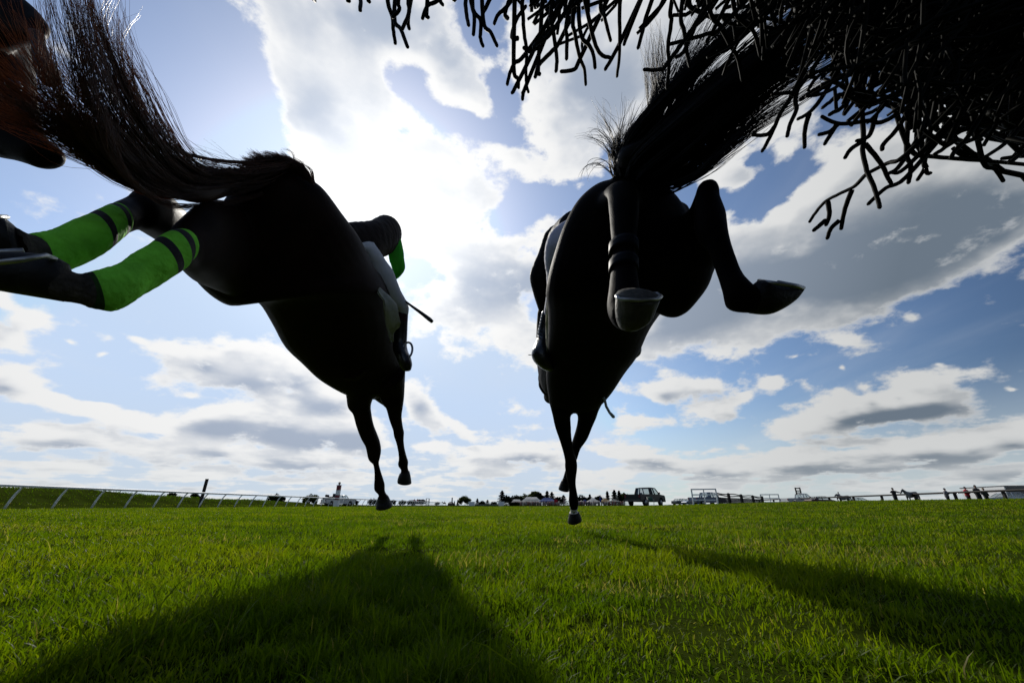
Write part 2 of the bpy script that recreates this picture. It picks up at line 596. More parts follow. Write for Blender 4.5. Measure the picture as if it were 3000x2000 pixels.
def remesh(o, voxel, smooth=3, fac=.5):
    """fuse a part's shapes into one continuous smooth surface"""
    bm = bmesh.new()
    bm.from_mesh(o.data)
    bmesh.ops.recalc_face_normals(bm, faces=bm.faces)
    bm.to_mesh(o.data)
    bm.free()
    r = o.modifiers.new('r', 'REMESH')
    r.mode = 'VOXEL'
    r.voxel_size = voxel
    r.use_smooth_shade = True
    if smooth:
        s = o.modifiers.new('s', 'SMOOTH')
        s.factor = fac
        s.iterations = smooth
    dg = bpy.context.evaluated_depsgraph_get()
    dg.update()
    me = bpy.data.meshes.new_from_object(o.evaluated_get(dg), depsgraph=dg)
    o.modifiers.clear()
    old = o.data
    mats_ = list(old.materials)
    o.data = me
    if not me.materials:
        for m_ in mats_:
            me.materials.append(m_)
    me.polygons.foreach_set('use_smooth', [True] * len(me.polygons))
    return o


def dup(root, loc, rotz=None, label=None, group=None, scale=None):
    r = root.copy()
    COL.objects.link(r)
    r.location = tuple(float(v) for v in loc)
    if rotz is not None:
        r.rotation_euler = (0, 0, rotz)
    if scale is not None:
        r.scale = scale if isinstance(scale, tuple) else (scale,) * 3
    if label:
        r['label'] = label
    if group:
        r['group'] = group
    for ch in list(root.children):
        c = ch.copy()
        COL.objects.link(c)
        c.parent = r
        for g in list(ch.children):
            d = g.copy()
            COL.objects.link(d)
            d.parent = c
    return r


def sstep(x, a, b):
    t = np.clip((np.asarray(x, float) - a) / (b - a), 0, 1)
    return t * t * (3 - 2 * t)


# ------------------------------------------------------------------ ground and turf
def ground_z(x, y):
    x = np.asarray(x, float)
    y = np.asarray(y, float)
    right = .55 * sstep(x, 5, 30) * (1 - .75 * sstep(y, 32, 75)) * sstep(y, -40, 0) - .22 * sstep(x, 31, 40) * (1 - sstep(y, 40, 80))
    ridge = np.clip(1.68 - .0195 * (y - 20), .30, 1.65)
    left = (ridge + .10 * np.sin(y * .21) + .06 * np.sin(y * .53 + 1)) * sstep(-x, 30.5, 37) * (1 - .8 * sstep(-x, 44, 75)) * (1 - sstep(y, 100, 150))
    return right + left


def far_mat():
    m = bpy.data.materials.new('turf_soil')
    m.use_nodes = True
    t = m.node_tree
    b = t.nodes['Principled BSDF']
    b.inputs['Roughness'].default_value = 1.0
    b.inputs['Specular IOR Level'].default_value = 0.0
    tcn = t.nodes.new('ShaderNodeTexCoord')
    n = t.nodes.new('ShaderNodeTexNoise')
    n.inputs['Scale'].default_value = .6
    n.inputs['Detail'].default_value = 10
    t.links.new(tcn.outputs['Object'], n.inputs['Vector'])
    cr = t.nodes.new('ShaderNodeValToRGB')
    cr.color_ramp.elements[0].position = .35
    cr.color_ramp.elements[0].color = (.016, .024, .003, 1)
    cr.color_ramp.elements[1].position = .7
    cr.color_ramp.elements[1].color = (.034, .048, .006, 1)
    t.links.new(n.outputs[0], cr.inputs[0])
    t.links.new(cr.outputs[0], b.inputs['Base Color'])
    return m


def build_ground():
    xs = np.concatenate([-np.geomspace(3000, 60, 14), np.arange(-58, 60, 1.6), np.geomspace(60, 3000, 14)])
    ys = np.concatenate([[-60, -30, -15, -8], np.arange(-4, 110, 2.0), np.geomspace(112, 4500, 26)])
    X, Y = np.meshgrid(xs, ys)
    Z = ground_z(X, Y)
    nx, ny = len(xs), len(ys)
    me = bpy.data.meshes.new('ground')
    v = np.stack([X, Y, Z], -1).reshape(-1, 3)
    idx = np.arange(nx * ny).reshape(ny, nx)
    f = np.stack([idx[:-1, :-1], idx[:-1, 1:], idx[1:, 1:], idx[1:, :-1]], -1).reshape(-1, 4)
    me.from_pydata(v.tolist(), [], f.tolist())
    me.materials.append(far_mat())
    me.polygons.foreach_set('use_smooth', [True] * len(f))
    o = bpy.data.objects.new('ground', me)
    COL.objects.link(o)
    tag(o, kind='structure')


build_ground()


def grass_mat():
    m = bpy.data.materials.new('grass_blade')
    m.use_nodes = True
    t = m.node_tree
    N, L_ = t.nodes, t.links
    N.clear()
    at = N.new('ShaderNodeAttribute')
    at.attribute_name = 'tint'
    cr = N.new('ShaderNodeValToRGB')
    e = cr.color_ramp.elements
    e[0].position = 0.0
    e[0].color = (.026, .056, .0012, 1)
    e[1].position = .80
    e[1].color = (.124, .150, .0035, 1)
    q = e.new(.45)
    q.color = (.063, .101, .0018, 1)
    q = e.new(.94)
    q.color = (.11, .12, .012, 1)
    q = e.new(.96)
    q.color = (.17, .15, .055, 1)
    L_.new(at.outputs['Fac'], cr.inputs[0])
    p = N.new('ShaderNodeBsdfPrincipled')
    p.inputs['Roughness'].default_value = .50
    p.inputs['Specular IOR Level'].default_value = .08
    L_.new(cr.outputs[0], p.inputs['Base Color'])
    tr = N.new('ShaderNodeBsdfTranslucent')
    g = N.new('ShaderNodeMix')
    g.data_type = 'RGBA'
    g.blend_type = 'MULTIPLY'
    g.inputs[0].default_value = 1.0
    L_.new(cr.outputs[0], g.inputs[6])
    g.inputs[7].default_value = (2.0, 2.1, .8, 1)
    L_.new(g.outputs[2], tr.inputs[0])
    ms = N.new('ShaderNodeMixShader')
    ms.inputs[0].default_value = .52
    L_.new(p.outputs[0], ms.inputs[1])
    L_.new(tr.outputs[0], ms.inputs[2])
    out = N.new('ShaderNodeOutputMaterial')
    L_.new(ms.outputs[0], out.inputs[0])
    return m


def vnoise(x, y, s, seed):
    """cheap smooth value noise"""
    g = np.random.default_rng(seed).random((256, 256))
    X, Y = x * s + 1000.3, y * s + 1000.7
    i, j = np.floor(X).astype(int), np.floor(Y).astype(int)
    u, w = X - i, Y - j
    u, w = u * u * (3 - 2 * u), w * w * (3 - 2 * w)
    a, b = g[i % 256, j % 256], g[(i + 1) % 256, j % 256]
    c, d = g[i % 256, (j + 1) % 256], g[(i + 1) % 256, (j + 1) % 256]
    return (a * (1 - u) + b * u) * (1 - w) + (c * (1 - u) + d * u) * w


def build_grass(N=700000):
    # density falls with distance; azimuth covers a little more than the lens sees
    q = nrg.random(N)
    r0, r1, e = .42, 75.0, .42
    r = (r0 ** e + q * (r1 ** e - r0 ** e)) ** (1 / e)
    az = nrg.uniform(-R(66), R(66), N)
    x, y = r * np.sin(az), r * np.cos(az)
    bare = .6 * vnoise(x, y, 2.2, 41) + .4 * vnoise(x, y, 6.5, 42)
    keep = (bare > .33) | (nrg.random(N) < np.clip((bare - .05) / .28, .45, 1)) | (r > 14)
    x, y, r, bare = x[keep], y[keep], r[keep], bare[keep]
    N = len(x)
    bank = sstep(-x, 31, 34)
    pat = .65 * vnoise(x, y, 3.0, 1) + .3 * vnoise(x, y, 9.0, 2) + .15 * vnoise(x, y, .7, 3)
    tuft = vnoise(x, y, 22.0, 5)
    h = (.010 + .040 * pat * (.25 + 1.2 * tuft)) * (.66 + .75 * sstep(bare, .2, .75)) * nrg.uniform(.6, 1.25, N)
    h *= 1 + .9 * (nrg.random(N) < .02)
    thin = (vnoise(x, y, 5.0, 9) < .22) & (nrg.random(N) < .55)
    h[thin] *= .5
    h = h * (1 + .012 * r) * (1 + 1.0 * bank)
    keep = (bank < .5) | (nrg.random(N) < .35)
    x, y, h, r, bank, thin, pat, tuft = x[keep], y[keep], h[keep], r[keep], bank[keep], thin[keep], pat[keep], tuft[keep]
    N = len(x)
    w = .00088 * (1 + .36 * r) * nrg.uniform(.7, 1.5, N)
    yaw = nrg.uniform(0, 2 * math.pi, N)
    lean = nrg.uniform(.05, 1.0, N) ** 1.1
    lean[thin] += .7
    la = nrg.uniform(0, 2 * math.pi, N)
    wx, wy = np.cos(yaw), np.sin(yaw)
    lx, ly = np.cos(la), np.sin(la)
    z = ground_z(x, y) - .004
    base = np.stack([x, y, z], -1)
    side = np.stack([wx, wy, np.zeros(N)], -1)
    ln = np.stack([lx, ly, np.zeros(N)], -1)

    def pt(t, sgn, wf):
        off = ln * (lean * h * t * t)[:, None]
        up = np.zeros((N, 3))
        up[:, 2] = h * (t - .25 * lean * t * t)
        return base + off + up + side * (sgn * w * wf)[:, None]

    V = np.stack([pt(0, -1, .9), pt(0, 1, .9), pt(.4, -1, 1.0), pt(.4, 1, 1.0), pt(.75, -1, .72), pt(.75, 1, .72), pt(1.0, 0, 0)], 1).reshape(-1, 3)
    k = np.arange(N)[:, None] * 7
    quads = np.concatenate([k + np.array([[0, 1, 3, 2]]), k + np.array([[2, 3, 5, 4]])], 1).reshape(-1, 4)
    tris = k + np.array([[4, 5, 6]])
    me = bpy.data.meshes.new('grass')
    nv, nq, nt = len(V), len(quads), len(tris)
    me.vertices.add(nv)
    me.vertices.foreach_set('co', V.astype(np.float32).ravel())
    loops = np.concatenate([quads.ravel(), tris.ravel()])
    me.loops.add(len(loops))
    me.loops.foreach_set('vertex_index', loops.astype(np.int32))
    me.polygons.add(nq + nt)
    ls = np.concatenate([np.arange(nq) * 4, nq * 4 + np.arange(nt) * 3])
    me.polygons.foreach_set('loop_start', ls.astype(np.int32))
    me.polygons.foreach_set('use_smooth', [True] * (nq + nt))
    tint = np.clip(.42 * vnoise(x, y, 1.1, 21) + .42 * vnoise(x, y, 4.5, 31) + .34 * nrg.random(N) - .10, 0, .92)
    straw = (vnoise(x, y, 1.7, 51) > .80) & (nrg.random(N) < .22)
    tint[straw] = 1.0
    tint[nrg.random(N) < .012] = 1.0
    tint[thin & (nrg.random(N) < .12)] = 1.0
    tint = np.where(bank > .5, np.clip(tint * .25, 0, .2), tint)
    a = me.attributes.new('tint', 'FLOAT', 'POINT')
    a.data.foreach_set('value', np.repeat(tint, 7).astype(np.float32))
    me.materials.append(grass_mat())
    me.update()
    me.validate()
    o = bpy.data.objects.new('grass', me)
    COL.objects.link(o)
    tag(o, 'short bright green turf lit from behind, covering the whole racecourse', 'grass', kind='stuff')


import os
build_grass()

# ------------------------------------------------------------------ horses and riders
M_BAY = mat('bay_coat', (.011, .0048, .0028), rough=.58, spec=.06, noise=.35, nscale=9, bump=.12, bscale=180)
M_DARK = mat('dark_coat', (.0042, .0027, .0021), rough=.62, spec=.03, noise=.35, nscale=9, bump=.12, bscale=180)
M_HOOF = mat('hoof_horn', (.009, .008, .007), rough=.55, spec=.25, noise=.4, nscale=40, bump=.2, bscale=90)
M_HOOFP = mat('pale_hoof_horn', (.060, .056, .046), rough=.6, spec=.3, noise=.5, nscale=30, bump=.3, bscale=90)
M_SHOE = mat('worn_steel', (.42, .42, .41), rough=.42, metal=.85, noise=.3, nscale=40)
M_MUD = mat('muddy_pastern_hair', (.060, .050, .042), rough=.85, spec=.1, noise=.6, nscale=22, bump=.6, bscale=90)
M_SOCK = mat('white_sock', (.62, .58, .52), rough=.8, noise=.25, nscale=30)
M_HAIRL = mat('brown_tail_hair', (.070, .034, .018), rough=.34, spec=.45, noise=.5, nscale=14, trans=((.42, .21, .10), .45))
M_HAIRR = mat('black_tail_hair', (.004, .003, .003), rough=.45, spec=.12)
M_GREEN = mat('green_bandage', (.20, .66, .05), rough=.9, spec=.15, noise=.2, nscale=16, bump=.6, bscale=45)
M_STRIPE = mat('dark_tape', (.016, .010, .013), rough=.75, noise=.3, nscale=40, bump=.2)
M_BANDD = mat('dirty_bandage', (.030, .10, .012), rough=.9, noise=.5, nscale=24, alt=(.012, .016, .008), trans=((.03, .12, .01), .15))
M_BOOT = mat('black_leather', (.010, .010, .012), rough=.28, spec=.5, noise=.3, nscale=30, bump=.15, bscale=40)
M_CUFF = mat('maroon_leather', (.030, .006, .010), rough=.35, spec=.4)
M_BREECH = mat('white_breeches', (.66, .66, .68), rough=.75, noise=.06, nscale=20, bump=.5, bscale=16, trans=((.55, .58, .66), .30))
M_LILAC = mat('pale_lilac_breeches', (.55, .56, .66), rough=.75, noise=.06, nscale=20, bump=.5, bscale=16, trans=((.5, .55, .75), .30))
M_JACKET = mat('brown_silks', (.016, .010, .007), rough=.7, spec=.12, noise=.25, nscale=18, bump=.5, bscale=18)
M_SLEEVE = mat('green_silks', (.07, .46, .05), rough=.6, spec=.2, noise=.12, nscale=18, bump=.5, bscale=18, trans=((.07, .75, .07), .55))
M_BLACKJ = mat('black_silks', (.007, .007, .009), rough=.65, spec=.10, noise=.3, nscale=18, bump=.5, bscale=18)
M_SKIN = mat('skin', (.42, .24, .17), rough=.55)
M_CLOTH = mat('pale_saddle_cloth', (.50, .50, .44), rough=.85, noise=.1, nscale=30, bump=.3, bscale=40, trans=((.45, .47, .38), .25))
M_STEEL = mat('stirrup_steel', (.25, .25, .26), rough=.35, metal=.9)
M_WHIP = mat('whip_leather', (.018, .018, .016), rough=.5)
M_WHIPG = mat('grey_whip', (.30, .33, .34), rough=.45)
M_STRAP = mat('dark_strap', (.005, .006, .010), rough=.55, spec=.08)
M_EYE = mat('eye', (.01, .008, .006), rough=.1, spec=.6)


def hair(name, guides, n, mt, parent, spread, r0=.0010, seg=14, jit=.010, core=None, sides=3, tip=(.75, 1.0), extra=None, clump=None, seed=3, fan0=.22, lock=.8):
    """strands that follow guide paths given as (photo x, photo y, depth) points"""
    g = np.random.default_rng(seed)
    G = []
    for gd in guides:
        pts = np.array([P(*q[:3]) for q in gd[0]])
        G.append((pts, gd[1], gd[2]))
    wts = np.array([q[1] for q in G], float)
    wts /= wts.sum()
    V, F = [], []
    if clump is None:
        clump = 26
    cl = {}
    for s in range(n):
        gi = g.choice(len(G), p=wts)
        pts, _, sp = G[gi]
        m = len(pts)
        # strands gather in locks
        ck = (gi, int(g.integers(0, clump)))
        if ck not in cl:
            cl[ck] = (g.normal(0, 1, 3), g.uniform(0, 6.28, 3), g.uniform(.6, 1.25))
        off, ph, amp = cl[ck]
        off = off * sp * lock + g.normal(0, 1, 3) * sp * .20
        t_end = g.uniform(*tip)
        t_st = g.uniform(0, .18)
        ts = np.linspace(t_st, t_end, seg)
        fq = g.uniform(1.2, 3.0)
        path = []
        for t in ts:
            c = catmull(pts, t * (m - 1))
            fan = fan0 + (1 - fan0) * t ** .8
            wob = amp * jit * t * np.array([math.sin(fq * 3 * t + ph[0]), math.sin(fq * 3.4 * t + ph[1]), math.sin(fq * 2.7 * t + ph[2])])
            path.append(c + off * fan + wob)
        path = np.array(path)
        rr = r0 * g.uniform(.6, 1.4)
        if g.random() < .03:
            rr *= 1.6
        k = len(V)
        for i in range(seg):
            T = path[min(i + 1, seg - 1)] - path[max(i - 1, 0)]
            T /= np.linalg.norm(T) + 1e-9
            u = np.cross(T, [.3, .2, .93])
            u /= np.linalg.norm(u) + 1e-9
            w = np.cross(T, u)
            q = rr * (1 - .75 * (i / (seg - 1)) ** 2)
            for a in range(sides):
                an = 2 * math.pi * a / sides
                V.append(path[i] + q * (u * math.cos(an) + w * math.sin(an)))
        for i in range(seg - 1):
            for a in range(sides):
                b = (a + 1) % sides
                F.append((k + i * sides + a, k + i * sides + b, k + (i + 1) * sides + b, k + (i + 1) * sides + a))
    mb = MB()
    mb.add(V, F)
    for c in (core or []):
        loft(mb, c, seg=14, sub=4)
    return mb.build(name, mt, parent)


def hoof_with_shoe(horse, rings, mt, shoe_px, shoe_r=.006, sole=None):
    mb = MB()
    loft(mb, rings, seg=20, sub=4, endcap=.12)
    h = mb.build('hoof', mt, horse)
    if shoe_px:
        s = MB()
        s.tube([P(*q) for q in shoe_px], shoe_r, n=6)
        s.build('horseshoe', M_SHOE, h)
    return h


def bandage(horse, rings, t0, t1, bands, scale=1.06):
    mb = MB()

    def mm(t):
        u = (t - t0) / (t1 - t0)
        for (a, b, q) in bands:
            if a <= u < b:
                return q
        return 0
    loft(mb, rings, seg=32, sub=40, scale=scale, t0=t0, t1=t1, mats=mm, endcap=.02, ripple=.011)
    return mb.build('leg_bandage', [M_GREEN, M_STRIPE, M_BANDD], horse)


def W(p):
    return CAMV + (np.array(p, float) - np.array([0, 0, .17])) * SIZE


def world_loft(mb, secs, seg=18, sub=4, endcap=.4):
    """secs: (centre xyz, half width x, half thickness) for parts away from the lens; widths lie along world X"""
    L_ = np.array([W(np.array(s[0]) - np.array([s[1], 0, 0])) for s in secs])
    R_ = np.array([W(np.array(s[0]) + np.array([s[1], 0, 0])) for s in secs])
    K_ = np.array([s[2] / s[1] for s in secs])
    return loft(mb, (L_, R_, K_), seg=seg, sub=sub, world=True, endcap=endcap)


def head_neck(mb, secs_neck, secs_head, ears):
    world_loft(mb, secs_neck)
    world_loft(mb, secs_head)
    for (a, b) in ears:
        a, b = W(a), W(b)
        mb.tube([a, (a + b) / 2, b], [.028, .024, .004], n=8)


# ---- the left horse
def left_horse():
    t = thing('racehorse', 'bay racehorse landing in green leg bandages, ridden by the green-sleeved rider', 'horse', (-.9, 1.9, 0), 'racehorses jumping the brush fence')
    mb = MB()
    trunk = [(775, 500, 850, 478, 1.62, .5), (735, 505, 905, 520, 1.62, .6), (690, 540, 950, 556, 1.64, .62), (640, 610, 1003, 628, 1.70, .62), (590, 700, 1047, 690, 1.78, .62),
             (560, 790, 1073, 745, 1.86, .62), (603, 852, 1085, 785, 1.95, .66), (684, 895, 1090, 810, 2.03, .72), (752, 884, 1090, 832, 2.10, .78), (798, 893, 1094, 856, 2.2, .85),
             (840, 950, 1105, 885, 2.35, .9), (870, 1010, 1120, 920, 2.5, .95), (905, 1056, 1140, 960, 2.62, .95), (948, 1112, 1160, 1020, 2.75, .9), (1000, 1150, 1180, 1085, 2.9, .85), (1040, 1166, 1184, 1130, 3.0, .8)]
    trunk = [(*q, w_) for q, w_ in zip(trunk, (0, .04, .08, .13, .18, .23, .28, .31, .32, .32, .32, .31, .28, .22, .14, .08))]
    loft(mb, trunk, seg=32, sub=4, along=.9)
    # sheath / udder bump under the flank
    loft(mb, [(625, 842, 700, 800, 1.86), (655, 872, 735, 830, 1.9), (690, 893, 760, 850, 1.95), (740, 884, 790, 850, 2.0)], seg=16, along=.9)
    # near hind leg: thigh, gaskin, hock, cannon, pastern
    near = [(760, 600, 800, 880, 1.80, .7), (712, 612, 705, 872, 1.68, .6), (672, 592, 625, 846, 1.52, .6), (640, 586, 588, 830, 1.40, .55), (605, 604, 560, 806, 1.28, .55), (555, 640, 545, 782, 1.2, .65), (495, 690, 566, 757, 1.12, 1.05),
            (430, 736, 508, 795, 1.05, 1.0), (368, 768, 440, 842, 1.0, 1.0), (325, 786, 383, 886, .95, .95), (285, 797, 335, 904, .92, .9), (252, 803, 285, 900, .90, .85), (222, 803, 240, 888, .88, .85), (196, 790, 190, 882, .86, .9), (165, 768, 150, 876, .85, .9)]
    slim = lambda rg, i0, i1: [((q[0] * .95 + q[2] * .05, q[1] * .95 + q[3] * .05, q[2] * .95 + q[0] * .05, q[3] * .95 + q[1] * .05) + q[4:]) if i0 <= i <= i1 else q for i, q in enumerate(rg)]
    loft(mb, slim(near, 6, 11), seg=26, sub=5, endcap=.1)
    far = [(735, 690, 650, 850, 1.95, .7), (640, 690, 565, 800, 1.82, .65), (558, 645, 505, 748, 1.66, .65), (528, 604, 468, 712, 1.52, .65), (478, 562, 436, 690, 1.38, .65), (412, 552, 418, 676, 1.29, .7), (368, 577, 408, 672, 1.26, .8), (322, 598, 382, 680, 1.2, .95), (304, 612, 372, 684, 1.16, 1.0),
           (240, 655, 325, 712, 1.08, 1.0), (170, 684, 255, 752, 1.02, 1.0), (122, 694, 198, 782, .98, .95), (72, 699, 150, 800, .95, .9), (38, 690, 105, 800, .92, .85), (12, 668, 60, 795, .90, .85)]
    loft(mb, slim(far, 8, 12), seg=26, sub=5, endcap=.1)
    # forelegs
    fl = [(1010, 1120, 1112, 1120, 2.85, .8), (1016, 1160, 1096, 1160, 2.95, .8), (1020, 1186, 1086, 1190, 3.0, .8), (1035, 1202, 1087, 1220, 3.04, .8), (1045, 1240, 1094, 1252, 3.1, .85), (1058, 1272, 1106, 1285, 3.16, .9),
          (1071, 1296, 1113, 1306, 3.2, 1.0), (1076, 1322, 1116, 1322, 3.23, 1.05), (1080, 1340, 1113, 1342, 3.25, 1.0), (1093, 1358, 1110, 1358, 3.28, 1.0), (1097, 1390, 1116, 1382, 3.32, 1.1), (1096, 1422, 1126, 1416, 3.36, 1.0),
          (1098, 1434, 1127, 1428, 3.37, 1.0), (1108, 1446, 1128, 1440, 3.38, 1.0), (1109, 1456, 1135, 1454, 3.39, .95), (1105, 1466, 1141, 1466, 3.40, .95)]
    loft(mb, fl, seg=20, sub=5, endcap=.1)
    fr = [(1095, 1120, 1188, 1080, 2.85, .8), (1108, 1150, 1186, 1130, 2.95, .8), (1118, 1172, 1184, 1165, 3.0, .8), (1131, 1190, 1180, 1195, 3.05, .8), (1140, 1225, 1177, 1222, 3.12, .85), (1151, 1256, 1181, 1255, 3.2, .95), (1154, 1275, 1184, 1268, 3.24, 1.0), (1160, 1293, 1183, 1290, 3.28, 1.0),
          (1166, 1320, 1186, 1316, 3.36, 1.1), (1168, 1345, 1192, 1340, 3.44, 1.05), (1166, 1360, 1196, 1354, 3.48, 1.0), (1175, 1376, 1195, 1370, 3.5, 1.0), (1170, 1392, 1200, 1388, 3.5, .95)]
    loft(mb, fr, seg=20, sub=5, endcap=.1)
    # neck and head, stretched low beyond the chest
    head_neck(mb, [((-1.03, 2.45, 1.24), .17, .34), ((-1.07, 2.75, 1.20), .13, .27), ((-1.12, 3.05, 1.16), .10, .21), ((-1.16, 3.30, 1.15), .085, .16)],
              [((-1.16, 3.26, 1.17), .085, .13), ((-1.17, 3.40, 1.15), .10, .13), ((-1.18, 3.55, 1.12), .075, .10), ((-1.19, 3.70, 1.10), .055, .07), ((-1.19, 3.80, 1.09), .058, .062)],
              [((-1.20, 3.22, 1.27), (-1.22, 3.16, 1.36)), ((-1.11, 3.22, 1.27), (-1.09, 3.16, 1.36))])
    # ends of the dock, under the tail hair
    loft(mb, [(870, 520, 800, 560, 1.64), (800, 490, 760, 545, 1.60), (730, 500, 710, 545, 1.5), (660, 512, 650, 550, 1.4), (600, 512, 595, 540, 1.3)], seg=12)
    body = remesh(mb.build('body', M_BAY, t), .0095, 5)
    # paler cover on the mane of the neck is hidden; bandages
    bandage(t, near, 5.92, 11.35, ((0, .024, 0), (.024, .054, 1), (.054, .120, 0), (.120, .168, 1), (.168, .86, 0), (.86, 1.1, 2)))
    bandage(t, far, 7.92, 12.6, ((0, .018, 0), (.018, .058, 1), (.058, .165, 0), (.165, .214, 1), (.214, 1.1, 0)))
    # muddy pale hair on the hind pasterns
    for rg, a0, a1 in ((near, 10.9, 13.6), (far, 12.3, 14.6)):
        q = MB()
        loft(q, rg, seg=22, sub=12, scale=1.035, t0=a0, t1=min(a1, len(rg) - 1), endcap=.02)
        q.build('pastern_hair', M_MUD, t)
    # hooves
    hoof_with_shoe(t, [(196, 770, 186, 884, .86, .8), (160, 752, 140, 876, .85, .95), (105, 742, 80, 866, .84, 1.0), (40, 738, 15, 855, .82, .9), (-30, 742, -45, 842, .80, .7), (-90, 765, -95, 810, .79, .6)], M_HOOF,
                   [(160, 758, .84), (132, 748, .80), (70, 760, .77), (0, 768, .755), (-70, 775, .75), (-100, 765, .77), (-70, 745, .80), (0, 738, .82), (70, 734, .84)], .0055)
    hoof_with_shoe(t, [(50, 668, 78, 800, .91, .8), (16, 642, 40, 770, .90, .95), (-30, 640, -20, 755, .88, 1.0), (-90, 655, -90, 735, .86, .8)], M_HOOF,
                   [(20, 636, .90), (-20, 634, .86), (-90, 650, .83)], .0055)
    hoof_with_shoe(t, [(1107, 1456, 1137, 1456, 3.39, .95), (1104, 1466, 1142, 1466, 3.40, 1.0), (1103, 1477, 1147, 1475, 3.40, 1.05), (1102, 1486, 1149, 1483, 3.40, 1.05)], M_HOOF, None)
    hoof_with_shoe(t, [(1171, 1386, 1199, 1380, 3.5, .95), (1167, 1396, 1202, 1393, 3.5, 1.0), (1165, 1405, 1204, 1406, 3.5, 1.0), (1165, 1411, 1205, 1416, 3.5, 1.0)], M_HOOF, None)
    # tail
    A = [(830, 500, 1.58), (740, 530, 1.50), (600, 545, 1.32), (470, 525, 1.14), (350, 430, 1.0), (265, 300, .90), (225, 130, .84), (205, -60, .80)]
    B = [(810, 510, 1.58), (700, 545, 1.48), (540, 562, 1.28), (400, 520, 1.10), (260, 430, .98), (110, 372, .90), (-60, 310, .84)]
    Cc = [(810, 500, 1.58), (690, 530, 1.45), (520, 540, 1.25), (390, 490, 1.10), (270, 390, .98), (150, 290, .90), (50, 190, .86), (-50, 60, .82)]
    D = [(830, 490, 1.58), (720, 510, 1.46), (590, 520, 1.3), (490, 470, 1.15), (400, 350, 1.02), (340, 220, .94), (290, 80, .88), (270, -60, .85)]
    D2 = [(830, 490, 1.58), (720, 505, 1.46), (610, 505, 1.3), (530, 450, 1.17), (455, 350, 1.06), (395, 240, .98), (330, 140, .92), (318, 60, .89), (372, -20, .87)]
    E = [(800, 490, 1.56), (690, 500, 1.42), (590, 480, 1.3), (520, 400, 1.2), (460, 280, 1.1), (400, 170, 1.03), (320, 20, .97)]
    Fv = [(850, 478, 1.56), (780, 500, 1.48), (690, 505, 1.38), (600, 480, 1.28), (540, 440, 1.2)]
    T1 = [(810, 505, 1.58), (690, 540, 1.45), (520, 555, 1.26), (390, 520, 1.10), (280, 465, 1.02), (170, 410, .95), (60, 320, .88), (-60, 220, .83)]
    hair('tail', [(A, 4.2, .034), (B, 3.4, .022), (Cc, 2.6, .040), (D, 2.4, .026), (D2, .45, .010), (E, .12, .014), (Fv, .5, .028), (T1, .8, .030)], 1900, M_HAIRL, t, 0, r0=.00080, seg=18, jit=.026, clump=13, fan0=.30, lock=1.15,
         core=[[(800, 480, 770, 545, 1.58, .6), (720, 502, 700, 560, 1.48, .6), (610, 522, 600, 594, 1.33, .5), (520, 515, 510, 580, 1.22, .5), (440, 480, 415, 545, 1.10, .4), (390, 450, 370, 510, 1.04, .3), (350, 425, 338, 470, .99, .2)]])
    # fuzzy hair on top of the rump
    guides = []
    for i in range(40):
        u = i / 39
        bx, by = 735 + 172 * u, 508 - 30 * math.sin(u * 2.6) + 24 * u * u
        guides.append(([(bx + 14, by + 26, 1.60), (bx + 2, by + 6, 1.59), (bx - 16 - 8 * math.sin(i * 1.7), by - 20 + 5 * math.sin(i), 1.575), (bx - 46, by - 32 + 8 * math.sin(i * 2.1), 1.56)], 1, .012))
    hair('rump_hair', guides, 2400, M_HAIRL, t, 0, r0=.0009, seg=7, jit=.008, clump=4, seed=9)
    return t


